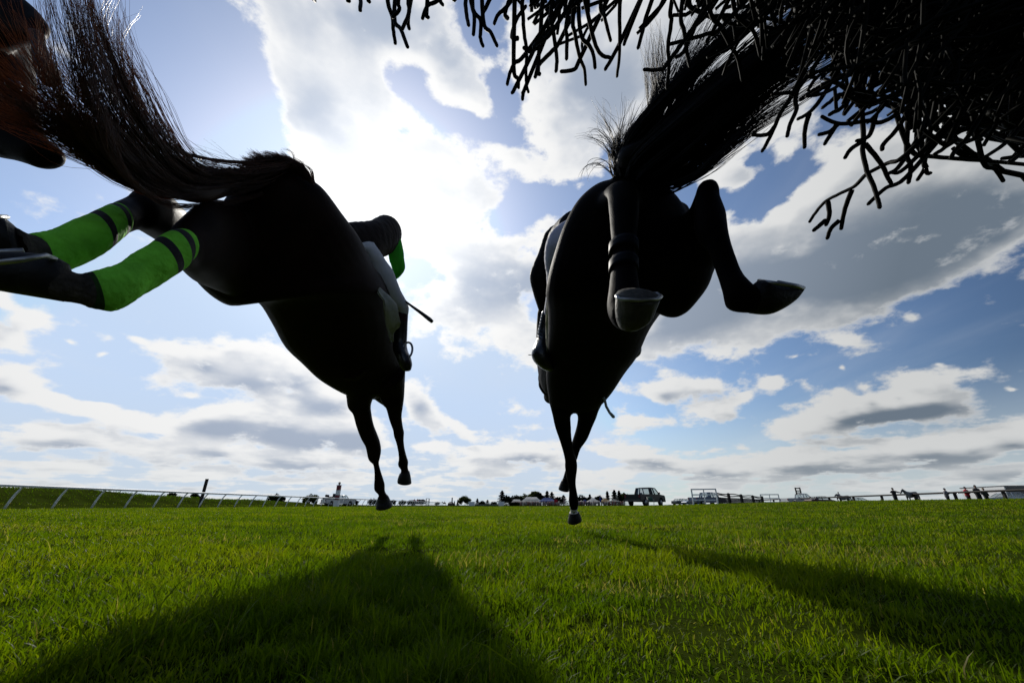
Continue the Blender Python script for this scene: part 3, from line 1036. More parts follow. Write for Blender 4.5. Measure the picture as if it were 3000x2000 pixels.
# ---- the right horse
def right_horse():
    t = thing('racehorse', 'near-black racehorse seen from behind, one hind hoof raised, tail swept into the brush', 'horse', (.35, 1.9, 0), 'racehorses jumping the brush fence')
    mb = MB()
    trunk = [(1800, 524, 1900, 528, 1.60, .7), (1750, 537, 1945, 543, 1.58, .65), (1694, 585, 1984, 580, 1.57, .62), (1652, 660, 2020, 640, 1.60, .60), (1626, 735, 2050, 700, 1.64, .60), (1608, 800, 2060, 760, 1.68, .62), (1599, 860, 2040, 820, 1.75, .66),
             (1604, 905, 2010, 860, 1.85, .72), (1606, 960, 1950, 890, 2.0, .8), (1604, 1010, 1897, 960, 2.18, .9), (1602, 1060, 1862, 1040, 2.38, .95), (1600, 1110, 1826, 1092, 2.55, .95), (1606, 1158, 1790, 1150, 2.72, .9), (1612, 1190, 1756, 1190, 2.86, .85), (1630, 1205, 1735, 1205, 2.96, .8)]
    loft(mb, trunk, seg=32, sub=4, along=.9)
    # right haunch hanging down behind the raised leg
    loft(mb, [(1850, 600, 2010, 600, 1.62, .8), (1830, 670, 2044, 672, 1.62, .8), (1830, 745, 2083, 742, 1.63, .75), (1840, 800, 2082, 795, 1.65, .75), (1860, 850, 2066, 842, 1.68, .75), (1890, 890, 2034, 888, 1.71, .75), (1915, 912, 2012, 913, 1.73, .75), (1945, 926, 1992, 926, 1.74, .75)], seg=26, along=.9)
    # right hind: gaskin, hock, cannon, pastern
    rh = [(1960, 700, 2090, 800, 1.62, .8), (1990, 640, 2105, 740, 1.50, .75), (2020, 610, 2118, 680, 1.38, .75), (2040, 560, 2106, 575, 1.28, .9), (2040, 578, 2107, 592, 1.26, .95), (2033, 640, 2124, 634, 1.22, .95), (2040, 690, 2131, 670, 1.18, .9), (2066, 715, 2138, 712, 1.15, .85), (2084, 745, 2152, 762, 1.13, .85),
          (2100, 790, 2166, 796, 1.11, .9), (2112, 828, 2182, 822, 1.09, .95), (2120, 864, 2200, 838, 1.07, .95), (2130, 900, 2206, 850, 1.06, .9), (2172, 916, 2216, 838, 1.05, .9), (2205, 918, 2224, 836, 1.05, .85)]
    loft(mb, rh, seg=24, sub=5, endcap=.1)
    loft(mb, [(2042, 548, 2104, 546, 1.27, .9), (2040, 590, 2108, 590, 1.26, .95), (2035, 640, 2120, 640, 1.24, .9)], seg=18, endcap=.75)
    # left hind: comes straight at the camera
    lh = [(1700, 650, 1900, 640, 1.62, .7), (1745, 600, 1890, 600, 1.5, .7), (1775, 568, 1870, 570, 1.38, .8), (1783, 600, 1872, 600, 1.32, .95), (1788, 660, 1870, 660, 1.26, .95), (1792, 720, 1864, 720, 1.20, .9), (1790, 780, 1864, 780, 1.15, .95), (1784, 840, 1872, 840, 1.10, 1.0),
          (1778, 890, 1882, 888, 1.06, 1.0), (1786, 925, 1890, 915, 1.03, .95), (1800, 930, 1910, 905, 1.0, .9)]
    loft(mb, lh, seg=24, sub=5, endcap=.1)
    # forelegs
    a = [(1606, 1160, 1700, 1160, 2.80, .8), (1612, 1190, 1690, 1190, 2.86, .8), (1618, 1215, 1673, 1212, 2.92, .8), (1626, 1250, 1673, 1250, 3.0, .85), (1640, 1292, 1675, 1285, 3.1, .9), (1650, 1325, 1682, 1325, 3.18, 1.0), (1655, 1350, 1690, 1350, 3.23, 1.0), (1655, 1368, 1691, 1372, 3.27, 1.0), (1661, 1405, 1687, 1398, 3.33, 1.0),
         (1666, 1425, 1687, 1420, 3.38, 1.1), (1667, 1450, 1692, 1448, 3.43, 1.0), (1666, 1470, 1695, 1468, 3.46, 1.0), (1670, 1486, 1693, 1482, 3.48, 1.0), (1672, 1496, 1690, 1494, 3.5, 1.0), (1669, 1506, 1696, 1504, 3.5, .95)]
    loft(mb, a, seg=20, sub=5, endcap=.1)
    b = [(1665, 1160, 1772, 1160, 2.85, .8), (1684, 1195, 1755, 1195, 2.92, .8), (1692, 1220, 1748, 1216, 2.98, .8), (1690, 1245, 1735, 1248, 3.05, .85), (1682, 1275, 1722, 1280, 3.15, .9), (1672, 1305, 1702, 1310, 3.24, 1.0), (1662, 1330, 1692, 1340, 3.30, 1.0), (1660, 1355, 1684, 1362, 3.36, 1.0), (1655, 1380, 1678, 1388, 3.42, 1.0), (1650, 1398, 1674, 1404, 3.46, 1.0), (1646, 1412, 1672, 1418, 3.48, .95)]
    loft(mb, b, seg=20, sub=5, endcap=.1)
    head_neck(mb, [((.33, 2.35, 1.26), .17, .32), ((.30, 2.62, 1.20), .13, .26), ((.29, 2.85, 1.14), .10, .20), ((.30, 3.02, 1.10), .085, .16)],
              [((.30, 2.98, 1.13), .085, .13), ((.31, 3.10, 1.11), .10, .12), ((.325, 3.22, 1.08), .08, .10), ((.33, 3.34, 1.05), .056, .07), ((.33, 3.40, 1.04), .056, .062)],
              [((.21, 2.96, 1.19), (.20, 2.92, 1.28)), ((.29, 2.96, 1.19), (.31, 2.92, 1.28))])
    # a muzzle-side cheek that shows past the left shoulder
    loft(mb, [(1590, 1085, 1640, 1085, 3.1, 1.0), (1581, 1110, 1630, 1110, 3.15, 1.0), (1577, 1128, 1620, 1135, 3.2, 1.0), (1588, 1150, 1612, 1152, 3.22, 1.0)], seg=14)
    loft(mb, [(1795, 540, 1905, 540, 1.60, .6), (1800, 500, 1915, 510, 1.57, .5), (1835, 455, 1935, 480, 1.52, .5), (1900, 400, 1975, 440, 1.45, .5)], seg=12)
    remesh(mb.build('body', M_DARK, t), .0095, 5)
    # raised near hoof, sole towards the sky
    hoof_with_shoe(t, [(1800, 928, 1905, 912, 1.02, .8), (1812, 955, 1880, 945, 1.0, .9), (1804, 930, 1908, 928, .985, .9), (1803, 895, 1922, 898, .97, .9), (1806, 865, 1934, 868, .955, .85)][1:], M_HOOFP,
                   [(1880, 858, 1.0), (1925, 860, .99), (1937, 868, .96), (1925, 876, .93), (1870, 880, .915), (1815, 876, .925), (1806, 868, .955), (1812, 860, .98)], .0048)
    hoof_with_shoe(t, [(2202, 838, 2196, 918, 1.055, .8), (2225, 820, 2235, 922, 1.05, .9), (2262, 826, 2268, 917, 1.045, .9), (2300, 832, 2305, 898, 1.04, .85), (2335, 837, 2337, 874, 1.035, .8), (2354, 840, 2356, 850, 1.03, .8)], M_HOOF,
                   [(2222, 822, 1.06), (2270, 829, 1.01), (2330, 838, 1.0), (2354, 843, 1.03), (2340, 838, 1.06), (2290, 828, 1.09), (2278, 826, 1.09)], .0050)
    hp = hoof_with_shoe(t, [(1668, 1502, 1697, 1500, 3.5, .95), (1666, 1512, 1700, 1508, 3.5, 1.0), (1664, 1522, 1703, 1516, 3.5, 1.0), (1664, 1531, 1704, 1522, 3.5, 1.0)], M_HOOF, None)
    hoof_with_shoe(t, [(1646, 1406, 1670, 1412, 3.47, .95), (1641, 1417, 1668, 1424, 3.48, 1.0), (1637, 1427, 1667, 1432, 3.48, 1.0), (1636, 1432, 1667, 1437, 3.48, 1.0)], M_HOOF, None)
    sk = MB()
    loft(sk, a, seg=20, sub=6, scale=1.07, t0=12.1, t1=14.0, endcap=.02)
    sk.build('white_sock', M_SOCK, t)
    for (y0, y1) in ((716, 742), (768, 795)):
        q = MB()
        loft(q, [(1786, y0, 1868, y0, 1.20 - (y0 - 720) * .00085, 1.0), (1786, y1, 1868, y1, 1.20 - (y1 - 720) * .00085, 1.0)], seg=22, sub=3, scale=1.06, endcap=.02)
        q.build('boot_strap', M_STRAP, t)
    # tail
    A = [(1850, 525, 1.58), (1870, 470, 1.52), (1930, 410, 1.42), (2030, 330, 1.30), (2150, 235, 1.18), (2280, 135, 1.08), (2420, 30, 1.0), (2560, -80, .94)]
    B = [(1870, 530, 1.58), (1920, 500, 1.50), (2000, 440, 1.38), (2100, 360, 1.25), (2210, 265, 1.15), (2330, 160, 1.06), (2460, 50, .98)]
    B2 = [(1885, 525, 1.58), (1950, 535, 1.52), (2020, 510, 1.42), (2090, 450, 1.32), (2180, 360, 1.22), (2270, 280, 1.14)]
    Cc = [(1830, 510, 1.58), (1870, 440, 1.50), (1905, 370, 1.44), (1928, 290, 1.38), (1925, 190, 1.32), (1918, 90, 1.28)]
    D = [(1840, 500, 1.57), (1890, 430, 1.48), (1950, 350, 1.40), (2005, 250, 1.32), (2060, 150, 1.26), (2120, 40, 1.2)]
    E1 = [(1815, 510, 1.58), (1795, 460, 1.55), (1770, 420, 1.52), (1735, 400, 1.50), (1700, 410, 1.49)]
    E2 = [(1820, 500, 1.58), (1805, 430, 1.54), (1785, 370, 1.50), (1750, 310, 1.47)]
    E3 = [(1830, 495, 1.58), (1830, 420, 1.53), (1850, 350, 1.48), (1865, 300, 1.46)]
    E4 = [(1810, 520, 1.58), (1770, 480, 1.55), (1730, 480, 1.53), (1712, 520, 1.52)]
    E5 = [(1820, 530, 1.58), (1808, 480, 1.56), (1812, 430, 1.54), (1838, 370, 1.51)]
    hair('tail', [(A, 5.5, .050), (B, 4.2, .036), (B2, 1.9, .034), (Cc, 1.1, .022), (D, 1.3, .036), (E1, .12, .014), (E2, .12, .016), (E3, .25, .03), (E4, .07, .012), (E5, 1.1, .024)], 3400, M_HAIRR, t, 0, r0=.00095, seg=16, jit=.020, clump=17, seed=5, fan0=.45, lock=1.05,
         core=[[(1796, 540, 1905, 540, 1.60, .6), (1800, 490, 1920, 515, 1.56, .5), (1822, 432, 1955, 485, 1.48, .5), (1950, 365, 2025, 425, 1.36, .4), (2070, 275, 2125, 325, 1.24, .35), (2200, 175, 2240, 215, 1.13, .3), (2330, 65, 2360, 95, 1.05, .2)]])
    return t


# ---- the third horse, at the left edge of the picture
def third_horse():
    t = thing('racehorse', 'dark racehorse at the left edge, head and folded foreleg coming through the bay tail hair', 'horse', (-2.2, 0.2, 0), 'racehorses jumping the brush fence')
    mb = MB()
    loft(mb, [(-420, 160, -60, -160, 1.75, .8), (-300, 240, 0, 20, 1.65, .8), (-200, 330, 40, 150, 1.55, .75), (-110, 410, 70, 270, 1.48, .7), (-40, 448, 92, 340, 1.43, .75), (10, 458, 125, 395, 1.40, .8), (50, 470, 145, 415, 1.385, .85), (85, 482, 164, 428, 1.375, .9), (112, 491, 174, 440, 1.37, .9), (138, 478, 178, 462, 1.365, .8)], seg=26, sub=5, endcap=.2)
    # jaw line and lips
    loft(mb, [(-60, 430, 20, 440, 1.40, .7), (-10, 452, 40, 440, 1.385, .7), (50, 468, 80, 440, 1.375, .7), (95, 488, 120, 455, 1.365, .8), (124, 492, 136, 470, 1.36, .8)], seg=14)
    # folded foreleg
    loft(mb, [(-400, -160, -360, 120, 1.7, .8), (-200, -110, -180, 140, 1.6, .8), (-40, -70, -30, 140, 1.45, .75), (60, -10, 50, 125, 1.36, .7), (112, 40, 80, 118, 1.32, .8), (128, 66, 92, 112, 1.29, .8), (122, 110, 88, 116, 1.26, .8)], seg=20, sub=4)
    # body behind, outside the picture
    world_loft(mb, [((-2.05, .42, 1.75), .22, .36), ((-2.3, 0.0, 1.62), .27, .40), ((-2.4, -.5, 1.52), .30, .42), ((-2.45, -1.0, 1.42), .29, .38), ((-2.5, -1.4, 1.38), .24, .34)], seg=24)
    for sx in (-.14, .14):
        world_loft(mb, [((-2.5 + sx, -1.35, 1.2), .12, .2), ((-2.5 + sx, -1.6, .95), .075, .1), ((-2.5 + sx, -1.95, .82), .045, .05), ((-2.5 + sx, -2.25, .62), .035, .04), ((-2.5 + sx, -2.35, .5), .045, .05)])
    remesh(mb.build('body', M_DARK, t), .012, 5)
    hoof_with_shoe(t, [(88, 100, 128, 100, 1.27, .8), (98, 140, 130, 128, 1.25, .85), (104, 180, 146, 165, 1.23, .9), (116, 222, 164, 200, 1.21, .9), (128, 250, 174, 228, 1.20, .7)], M_HOOF, None)
    e = MB()
    e.ball(P(40, 250, 1.40), .022)
    e.build('eye', M_EYE, t)
    return t


# ---- people
def fingers(mb, c, d, up, s=1.0):
    """a palm with four curled fingers and a thumb, as part of the body mesh"""
    c, d, up = np.array(c, float), np.array(d, float), np.array(up, float)
    d /= np.linalg.norm(d)
    sd_ = np.cross(d, up)
    sd_ /= np.linalg.norm(sd_)
    up = np.cross(sd_, d)
    mb.ball(c, .036 * s, 10, 7)
    for k, ln in enumerate((.85, 1.0, .95, .75)):
        o = sd_ * (k - 1.5) * .021 * s
        p0 = c + o + d * .02 * s
        mb.tube([p0, p0 + d * .045 * s * ln, p0 + (d * .06 - up * .03) * s * ln, p0 + (d * .035 - up * .055) * s * ln], [.010 * s, .0095 * s, .009 * s, .007 * s], n=7)
    p0 = c - sd_ * .03 * s
    mb.tube([p0, p0 - sd_ * .02 * s + d * .03 * s - up * .01, p0 + d * .055 * s - up * .03 * s], [.012 * s, .0105 * s, .008 * s], n=7)


def face(mb, c, fwd_, s=1.0):
    c = np.array(c, float)
    f = np.array(fwd_, float)
    f /= np.linalg.norm(f)
    mb.ball(c, np.array([.078, .098, .115]) * s, 14, 10)
    sd_ = np.cross(f, [0, 0, 1.0])
    mb.ball(c + f * .098 * s - np.array([0, 0, .01]) * s, .016 * s, 8, 6)
    mb.ball(c + f * .085 * s - np.array([0, 0, .06]) * s, np.array([.026, .02, .012]) * s, 8, 6)
    for q in (-1, 1):
        mb.ball(c + sd_ * q * .08 * s, np.array([.012, .02, .03]) * s, 8, 6)


def left_jockey():
    t = thing('person', 'jockey with green sleeves and white breeches crouched on the bay horse, face hidden', 'person', P(1120, 850, 2.4))
    torso = [(1012, 655, 1040, 800, 2.24, .8), (1050, 651, 1082, 778, 2.30, .8), (1090, 645, 1112, 758, 2.38, .8), (1112, 634, 1124, 752, 2.45, .8), (1130, 631, 1134, 744, 2.52, .8), (1146, 645, 1138, 725, 2.58, .8), (1155, 668, 1143, 695, 2.62, .8)]
    arm = [(1141, 676, 1164, 672, 2.50, .8), (1143, 700, 1172, 694, 2.5, .9), (1142, 728, 1178, 720, 2.5, .9), (1140, 752, 1182, 744, 2.51, .9), (1146, 774, 1184, 764, 2.53, .9), (1150, 788, 1186, 786, 2.56, .9), (1147, 794, 1176, 804, 2.60, .9), (1140, 800, 1162, 817, 2.66, .9), (1120, 802, 1140, 826, 2.76, .9)]
    leg = [(1040, 700, 1095, 722, 2.20, .9), (1060, 730, 1112, 740, 2.22, .9), (1082, 770, 1132, 768, 2.25, .9), (1088, 800, 1152, 798, 2.28, .9), (1098, 828, 1164, 830, 2.31, .9), (1122, 856, 1176, 860, 2.34, .9), (1146, 882, 1190, 884, 2.37, .9), (1160, 900, 1197, 902, 2.39, .9), (1166, 914, 1196, 920, 2.40, .9)]
    boot = [(1163, 905, 1196, 912, 2.40, .9), (1162, 925, 1195, 932, 2.40, .9), (1160, 945, 1194, 950, 2.40, .9), (1155, 975, 1193, 982, 2.40, .9), (1151, 1005, 1192, 1010, 2.39, .9), (1152, 1025, 1196, 1030, 2.37, 1.0), (1160, 1045, 1204, 1048, 2.35, 1.2), (1170, 1068, 1207, 1066, 2.33, 1.2), (1180, 1084, 1204, 1082, 2.32, 1.0)]
    mb = MB()
    for r_ in (torso, arm, leg, boot):
        loft(mb, r_, seg=16, scale=.84)
    # the far arm and leg, on the horse's other side
    mb.tube([W((-1.22, 2.35, 1.62)), W((-1.36, 2.55, 1.42)), W((-1.22, 2.85, 1.36))], [.055, .045, .035], n=10)
    mb.tube([W((-1.12, 2.05, 1.42)), P(960, 800, 2.62), P(915, 905, 2.68), P(925, 985, 2.75)], [.09, .065, .05, .035], n=10)
    hc = W([-1.0, 2.75, 1.60])
    mb.tube([W((-.98, 2.5, 1.60)), hc], [.06, .055], n=10)
    face(mb, hc + [0, .03, .02], (0, 1, -.1))
    body = remesh(mb.build('body', M_SKIN, t), .011, 2)
    h = MB()
    fingers(h, P(1128, 816, 2.8), (0, 1, -.1), (0, 0, 1))
    remesh(h.build('hand', M_SKIN, t), .004, 1)
    h = MB()
    fingers(h, W((-1.20, 2.9, 1.35)), (0, 1, -.1), (0, 0, 1))
    remesh(h.build('hand', M_SKIN, t), .004, 1)
    q = MB()
    q.ball(hc + [0, .0, .04], (.105, .13, .105), 18, 12)
    q.tube([hc + [-.08, .12, .02], hc + [0, .19, .02], hc + [.08, .12, .02]], [.012, .014, .012], n=8)
    q.build('helmet', M_JACKET, t)
    q = MB()
    loft(q, torso, seg=28, sub=14, ripple=.016)
    q.build('jacket', M_JACKET, t)
    q = MB()
    loft(q, arm, seg=24, sub=12, scale=1.05, ripple=.018)
    q.build('sleeve', M_SLEEVE, t)
    q = MB()
    q.tube([W((-1.20, 2.33, 1.62)), W((-1.36, 2.55, 1.42)), W((-1.24, 2.80, 1.36))], [.065, .055, .042], n=12)
    q.build('sleeve', M_SLEEVE, t)
    q = MB()
    loft(q, leg, seg=26, sub=12, ripple=.012)
    q.tube([W((-1.12, 2.05, 1.42)), P(960, 800, 2.62), P(940, 850, 2.65)], [.10, .075, .06], n=12)
    q.build('breeches', M_BREECH, t)
    q = MB()
    loft(q, boot, seg=18, sub=5, mats=lambda u: 1 if u < 1.7 else 0)
    q.build('boot', [M_BOOT, M_CUFF], t)
    q = MB()
    q.tube([P(943, 845, 2.65), P(915, 905, 2.68), P(925, 980, 2.75), P(950, 1000, 2.85)], [.062, .055, .042, .03], n=12)
    q.build('boot', M_BOOT, t)
    # whip
    w = MB()
    w.tube([P(1180, 876, 2.38), P(1200, 892, 2.36), P(1236, 918, 2.3), P(1258, 935, 2.26), P(1266, 942, 2.25)], [.006, .007, .010, .012, .010], n=8)
    w = origin_to(w.build('riding_whip', M_WHIP), P(1180, 876, 2.38))
    tag(w, 'dark flat-ended riding whip sticking out behind the green-sleeved rider\'s knee', 'whip')
    return t


def slab(mb, outer, inner, th=.012, mi=0):
    """a thin sheet with real thickness between two rows of world points"""
    n = len(outer)
    nrm = []
    for i in range(n):
        a = np.array(outer[min(i + 1, n - 1)]) - np.array(outer[max(i - 1, 0)])
        b = np.array(inner[i]) - np.array(outer[i])
        c = np.cross(a, b)
        nrm.append(c / (np.linalg.norm(c) + 1e-9) * th / 2)
    m = 6
    vs, fs = [], []
    for s in (1, -1):
        for i in range(n):
            for j in range(m):
                u = j / (m - 1)
                p = np.array(outer[i]) * (1 - u) + np.array(inner[i]) * u
                p = p + nrm[i] * s + nrm[i] * 1.2 * math.sin(u * 7 + i * 1.3)
                vs.append(p)
    k = n * m
    for i in range(n - 1):
        for j in range(m - 1):
            q = (i * m + j, i * m + j + 1, (i + 1) * m + j + 1, (i + 1) * m + j)
            fs.append(q)
            fs.append(tuple(x + k for x in q[::-1]))
    for i in range(n - 1):
        for j in (0, m - 1):
            fs.append((i * m + j, (i + 1) * m + j, k + (i + 1) * m + j, k + i * m + j))
    for j in range(m - 1):
        for i in (0, n - 1):
            fs.append((i * m + j, i * m + j + 1, k + i * m + j + 1, k + i * m + j))
    mb.add(vs, fs, mi)


def saddles():
    s = thing('saddle', 'racing saddle with a pale cloth flapping on the bay horse\'s right flank', 'saddle', P(1100, 860, 2.4))
    q = MB()
    out = [P(*p) for p in ((1112, 838, 2.16), (1124, 852, 2.16), (1140, 866, 2.18), (1160, 893, 2.2), (1166, 920, 2.22), (1174, 945, 2.24), (1172, 958, 2.26), (1151, 972, 2.3), (1149, 1000, 2.32))]
    inn = [P(*p) for p in ((1106, 848, 2.10), (1112, 858, 2.10), (1116, 870, 2.12), (1122, 880, 2.12), (1124, 905, 2.16), (1127, 930, 2.2), (1132, 960, 2.24), (1140, 985, 2.27), (1146, 1001, 2.29))]
    slab(q, out, inn, .010)
    q.build('saddle_cloth', M_CLOTH, s)
    q = MB()
    q.tube([W((-.98, 2.02, 1.42)), W((-.99, 2.2, 1.40)), W((-1.0, 2.4, 1.40)), W((-1.0, 2.52, 1.43))], [.13, .14, .13, .07], n=14)
    q.build('saddle_seat', M_BOOT, s)
    for c, zz in (((1193, 1026), 2.34), ((0, 0), 0)):
        q = MB()
        ctr = P(c[0], c[1], zz) if zz else P(930, 1000, 2.78)
        ring = [ctr + np.array([.030 * math.cos(a), .012 * math.sin(a) * .3, .052 * math.sin(a)]) for a in np.linspace(0, 2 * math.pi, 22)]
        q.tube(ring, .0065, n=8, caps=False)
        q.build('stirrup', M_STEEL, s)
    s = thing('saddle', 'small racing saddle and white cloth edge on the near-black horse\'s left flank', 'saddle', P(1640, 950, 2.2))
    q = MB()
    out = [P(*p) for p in ((1603, 880, 2.02), (1602, 912, 2.06), (1600, 950, 2.12), (1599, 990, 2.2), (1602, 1030, 2.28), (1606, 1048, 2.32))]
    inn = [P(*p) for p in ((1620, 880, 1.98), (1618, 912, 2.02), (1614, 950, 2.08), (1612, 990, 2.16), (1609, 1030, 2.26), (1608, 1048, 2.31))]
    slab(q, out, inn, .006)
    q.build('saddle_cloth', M_CLOTH, s)
    q = MB()
    q.tube([W((.35, 1.85, 1.40)), W((.34, 2.0, 1.38)), W((.33, 2.2, 1.38)), W((.32, 2.32, 1.41))], [.12, .13, .12, .07], n=14)
    q.build('saddle_seat', M_BOOT, s)


def right_jockey():
    t = thing('person', 'jockey in black silks and pale lilac breeches half hidden behind the near-black horse', 'person', P(1640, 850, 2.3))
    torso = [(1640, 668, 1740, 640, 2.05, .8), (1612, 690, 1740, 680, 2.2, .8), (1600, 720, 1730, 720, 2.35, .8), (1610, 760, 1720, 760, 2.45, .8), (1620, 790, 1710, 800, 2.55, .8)]
    arm = [(1610, 674, 1700, 664, 2.32, .8), (1596, 684, 1650, 690, 2.34, .8), (1588, 706, 1634, 720, 2.36, .9), (1577, 740, 1622, 752, 2.38, .9), (1564, 770, 1612, 782, 2.4, .9), (1554, 798, 1604, 812, 2.43, .9), (1553, 818, 1603, 832, 2.46, .9), (1560, 850, 1606, 858, 2.50, .9), (1569, 880, 1608, 886, 2.56, .9), (1578, 906, 1607, 908, 2.62, .9), (1586, 920, 1603, 918, 2.68, .9)]
    hip = [(1660, 660, 1760, 660, 1.93, .9), (1612, 690, 1740, 690, 1.98, .9), (1597, 725, 1720, 725, 2.02, .9), (1595, 765, 1700, 765, 2.07, .9), (1600, 800, 1690, 800, 2.12, .9), (1602, 850, 1670, 845, 2.2, .9), (1597, 890, 1650, 890, 2.3, .9), (1593, 914, 1640, 914, 2.4, .9)]
    boot = [(1588, 912, 1622, 912, 2.42, .9), (1582, 940, 1618, 940, 2.42, .9), (1576, 968, 1616, 968, 2.42, .9), (1572, 994, 1616, 992, 2.40, .9), (1561, 1022, 1616, 1018, 2.36, 1.1), (1557, 1040, 1618, 1040, 2.33, 1.2), (1566, 1058, 1620, 1064, 2.31, 1.2), (1582, 1074, 1622, 1084, 2.30, 1.0)]
    toe = [(1820, 985, 1868, 990, 2.36, 1.0), (1830, 1003, 1876, 1003, 2.34, 1.0), (1838, 1025, 1879, 1022, 2.32, 1.0), (1840, 1040, 1876, 1038, 2.31, 1.0), (1844, 1053, 1864, 1048, 2.30, .9)]
    mb = MB()
    for r_ in (torso, arm, hip, boot, toe):
        loft(mb, r_, seg=16, scale=.84)
    mb.tube([W((.50, 2.1, 1.62)), W((.62, 2.2, 1.40)), W((.48, 2.45, 1.34))], [.055, .045, .035], n=10)
    mb.tube([W((.47, 1.75, 1.42)), P(1880, 840, 2.3), P(1852, 940, 2.38), P(1850, 1020, 2.36)], [.09, .065, .05, .035], n=10)
    hc = W([.36, 2.45, 1.58])
    mb.tube([W((.36, 2.2, 1.55)), hc], [.06, .055], n=10)
    face(mb, hc + [0, .03, .02], (0, 1, -.1))
    remesh(mb.build('body', M_SKIN, t), .011, 2)
    h = MB()
    fingers(h, P(1606, 918, 2.72), (.2, 1, -.1), (0, 0, 1), .9)
    remesh(h.build('hand', M_SKIN, t), .004, 1)
    h = MB()
    fingers(h, W((.46, 2.5, 1.33)), W((0, 1, -.1)), W((0, 0, 1)))
    remesh(h.build('hand', M_SKIN, t), .004, 1)
    q = MB()
    q.ball(hc + [0, .0, .04], (.105, .13, .105), 18, 12)
    q.build('helmet', M_BLACKJ, t)
    q = MB()
    loft(q, torso, seg=28, sub=14, ripple=.016)
    loft(q, arm, seg=24, sub=12, ripple=.014)
    q.tube([W((.48, 2.08, 1.62)), W((.62, 2.2, 1.40)), W((.50, 2.42, 1.34))], [.065, .055, .042], n=12)
    q.build('jacket', M_BLACKJ, t)
    q = MB()
    loft(q, hip, seg=26, sub=12, ripple=.010)
    q.tube([W((.47, 1.75, 1.42)), P(1878, 838, 2.3), P(1862, 900, 2.35)], [.10, .075, .06], n=12)
    q.build('breeches', M_LILAC, t)
    q = MB()
    loft(q, boot, seg=18, sub=5)
    # laces and spur at the heel
    for k in range(9):
        u = k / 8
        p = P(1590 - 12 * u, 925 + 75 * u, 2.36)
        q.tube([p + [-.012, 0, .01], p + [.012, -.01, -.008]], .004, n=5)
    q.tube([P(1560, 1040, 2.32), P(1548, 1039, 2.31)], .0025, n=5)
    q.build('boot', M_BOOT, t)
    q = MB()
    loft(q, toe, seg=16, sub=5)
    q.build('boot', M_BOOT, t)
    w = MB()
    w.tube([P(1760, 1150, 2.62), P(1772, 1172, 2.6), P(1776, 1190, 2.59), P(1786, 1208, 2.58), P(1797, 1220, 2.57), P(1800, 1223, 2.57)], [.006, .009, .009, .009, .012, .006], n=8)
    w = origin_to(w.build('riding_whip', M_WHIPG), P(1760, 1150, 2.62))
    tag(w, 'pale grey curved riding whip hanging below the near-black horse\'s girth', 'whip')
    return t


SIZE = 1.0
left_horse()
right_horse()
left_jockey()
right_jockey()
saddles()
SIZE = 1.0
third_horse()

# ------------------------------------------------------------------ the brush fence overhead
M_TWIG = mat('dark_brush_twig', (.005, .0052, .004), rough=.6, spec=.05, noise=.4, nscale=60)


